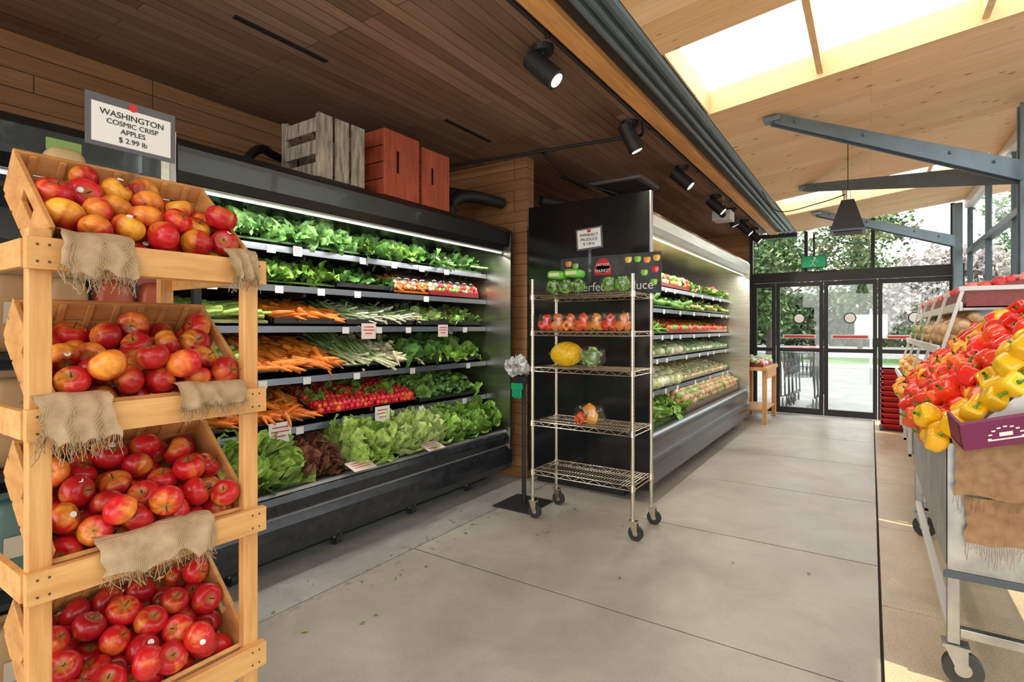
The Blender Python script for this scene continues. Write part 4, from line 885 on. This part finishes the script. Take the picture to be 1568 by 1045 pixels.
# ================================================================ OUTSIDE
s=MB('ground_outside',['asphalt']); s.box((-30,10.03,-.30),(45,70,-.03)); s.box((1.22,-20,-.30),(45,10.03,-.03)); s.build()
s=MB('lawn',['grass']); s.box((-30,23,-.03),(40,29,.06)); s.build()
s=MB('sidewalk_kerb',['paper']); s.box((-12,22.6,-.03),(14,22.9,.10)); s.bevel=.02; s.build()
def tree(name,x,y,h,r,cA,n=4800,trunk=.16,fr=.42,leaf=.16):
    e=group(name); t=MB('trunk',['bark'],e); t.tube([(x,y,-.02),(x+.05,y,h*.25),(x-.05,y,h*.6)],[trunk,trunk*.75,trunk*.3],10)
    for k in range(7):
        a=k*.9; t.tube([(x,y,h*(.25+.05*k)),(x+math.cos(a)*r*.35,y+math.sin(a)*r*.35,h*(.4+.05*k)),(x+math.cos(a)*r*.7,y+math.sin(a)*r*.7,h*(.48+.055*k))],[trunk*.4,trunk*.25,.02],6)
    t.build(); m=MB('leaves',['foliage'],e)
    nc=34; cc=nz_(rng.normal(size=(nc,3)))*np.array([r,r,h*fr])*(rng.random((nc,1))**.4)*.85
    k=rng.integers(0,nc,n); p=cc[k]+rng.normal(size=(n,3))*np.array([r*.14,r*.14,h*.06]); p+=np.array([x,y,h*(1-fr)])
    a=nz_(rng.normal(size=(n,3)))*leaf; b=nz_(np.cross(a,rng.normal(size=(n,3))))*leaf*.6
    V=np.stack([p-a,p+b,p+a,p-b],1).reshape(-1,3); F=(np.arange(4*n,dtype=np.int32),np.full(n,4,np.int32))
    c=np.repeat(np.array(cA)[None]*(.5+rng.random((n,1))),4,0); m.add(V,F,0,np.clip(c,0,1)); m.build()
tree('leafy_tree',-4.6,32,8,2.8,(.07,.13,.035)); tree('leafy_tree',-11,35,9,3.2,(.06,.12,.035)); tree('leafy_tree',-.6,42,10,3.4,(.09,.15,.05)); tree('leafy_tree',8,42,10,3.6,(.08,.15,.04))
tree('leafy_tree',-7.5,26,7,2.3,(.08,.15,.035)); tree('leafy_tree',-17,30,9,3.2,(.07,.13,.04))
tree('blossoming_cherry_tree',2.4,27,4.8,2.6,(.42,.36,.34),n=6500,leaf=.11); tree('leafy_tree',13,30,8,3,(.09,.17,.04)); tree('leafy_tree',19,22,8.5,3.2,(.10,.18,.05)); tree('leafy_tree',22,8,9,3.4,(.10,.18,.05))
s=MB('hedge',['foliage']); n=14000; p=np.stack([rng.uniform(-26,22,n),rng.uniform(50,51.5,n),rng.uniform(.1,4.2,n)],1); a=nz_(rng.normal(size=(n,3)))*.4; b=nz_(np.cross(a,rng.normal(size=(n,3))))*.3
s.add(np.stack([p-a,p+b,p+a,p-b],1).reshape(-1,3),(np.arange(4*n,dtype=np.int32),np.full(n,4,np.int32)),0,np.repeat(np.array([[.06,.10,.04]])*(.5+rng.random((n,1))),4,0)); s.build()
s=MB('neighbouring_building',['bldg','glass','steeld','white']); s.box((7.5,-6,-.03),(11,5,3.6),0); s.box((7.2,-6.3,3.6),(11.3,5.3,3.8),3)
for k in range(5): s.box((7.44,-5.2+k*2.05,.9),(7.49,-3.7+k*2.05,2.6),2)
s.build()
e=group('parking_sign'); s=MB('sign',['alu','paper'],e); s.cyl((.0,16.5,-.03),(0,16.5,1.9),.03,n=10,m=0); s.box((-.35,16.45,1.15),(.35,16.47,1.75),1); s.build()
def car(x,y,c):
    e=group('parked_car'); mt=mat('car_paint',c,.25,.3,coat=.6)
    s=MB('body',[mt,'panel','rubber','alu'],e,bevel=.03,recalc=True)
    s.extr([(x-2.1,.35),(x-2.15,.75),(x-1.9,.90),(x-1.1,.98),(x-.5,1.42),(x+.9,1.45),(x+1.6,1.0),(x+2.1,.92),(x+2.15,.4),(x+1.9,.28),(x-1.9,.28)],y,y+1.75,0)
    s.extr([(x-.95,1.0),(x-.45,1.36),(x+.85,1.38),(x+1.35,1.02)],y-.01,y+1.76,1)
    for dx in (-1.3,1.3):
        for dy in (-.02,1.57): s.cyl((x+dx,y+dy,.30),(x+dx,y+dy+.2,.30),.33,n=24,m=2); s.cyl((x+dx,y+dy-.01,.30),(x+dx,y+dy+.21,.30),.19,n=16,m=3)
    s.build()
car(3.6,19.0,(.10,.11,.13)); car(-6.6,19,(.25,.25,.27))
def cart(x,y):
    e=group('shopping_cart'); s=MB('wire_frame',['cartm','red','rubber'],e); w=.26
    def rect(z,xa,xb2,ya,yb2,r=.006): s.tube([(xa,ya,z),(xb2,ya,z),(xb2,yb2,z),(xa,yb2,z),(xa,ya,z)],r,6)
    rect(.98,x-w,x+w,y,y+.85,.009); rect(.55,x-w*.75,x+w*.75,y+.1,y+.72)
    for t in np.linspace(0,1,12):
        for sg in (-1,1): s.tube([(x+sg*w,y+.85*t,.98),(x+sg*w*.75,y+.1+.62*t,.55)],.004,5)
    for t in np.linspace(0,1,8):
        for (ya,yb2) in ((y,y+.1),(y+.85,y+.72)): s.tube([(x-w+2*w*t,ya,.98),(x-w*.75+1.5*w*t,yb2,.55)],.004,5)
        s.tube([(x-w*.75+1.5*w*t,y+.1,.55),(x-w*.75+1.5*w*t,y+.72,.55)],.004,5)
    for z in (.69,.83): q=(z-.55)/.43; rect(z,x-w*(.75+.25*q),x+w*(.75+.25*q),y+.1*(1-q),y+.72+.13*q,.004)
    for sg in (-1,1): s.tube([(x+sg*w,y-.1,1.04),(x+sg*w,y+.02,.9),(x+sg*w,y+.1,.2),(x+sg*w*.8,y+.9,.14)],.014,8); s.tube([(x+sg*w*.8,y+.85,.14),(x+sg*w*.75,y+.6,.55)],.012,6)
    s.cyl((x-w,y-.1,1.04),(x+w,y-.1,1.04),.016,n=10,m=1)
    for sg in (-1,1):
        for yy in (y+.1,y+.88): s.cyl((x+sg*w*.9-.012,yy,.035),(x+sg*w*.9+.012,yy,.035),.065,n=16,m=2); s.bar((x+sg*w*.9,yy,.05),(x+sg*w*.9,yy,.18),.02,.03,0)
    s.build()
for k in range(4): cart(-1.06+.03*k,10.45+.27*k)

# ================================================================ LIGHT / WORLD / CAMERA
W=D.worlds.new('sky'); SC.world=W; W.use_nodes=True; N=W.node_tree.nodes; L=W.node_tree.links; bg=N['Background']
tc=N.new('ShaderNodeTexCoord'); sp=N.new('ShaderNodeSeparateXYZ'); L.new(tc.outputs['Generated'],sp.inputs[0]); r=N.new('ShaderNodeValToRGB'); L.new(sp.outputs[2],r.inputs[0])
r.color_ramp.elements[0].position=0; r.color_ramp.elements[0].color=(1,.96,.90,1); r.color_ramp.elements[1].position=.7; r.color_ramp.elements[1].color=(.78,.88,1,1); L.new(r.outputs[0],bg.inputs[0]); bg.inputs[1].default_value=2.5
S_=D.lights.new('sun','SUN'); S_.energy=4.5; S_.color=(1,.86,.62); S_.angle=.01; o=D.objects.new('sun',S_); COL.objects.link(o); o.location=(10,-4,15); o.rotation_euler=Vector((-.57,.12,-.82)).to_track_quat('-Z','Y').to_euler()
cam=D.cameras.new('camera'); cam.lens=824/1568*36; cam.sensor_width=36; cam.sensor_fit='HORIZONTAL'; cam.shift_y=-.0124; cam.clip_start=.02; cam.clip_end=200
co=D.objects.new('camera',cam); co.location=(0,0,1.4); co.rotation_euler=(PI/2,0,math.radians(33.7)); COL.objects.link(co); SC.camera=co
SC.view_settings.view_transform='Standard'; SC.view_settings.look='None'; SC.view_settings.exposure=.62; SC.view_settings.gamma=1.04
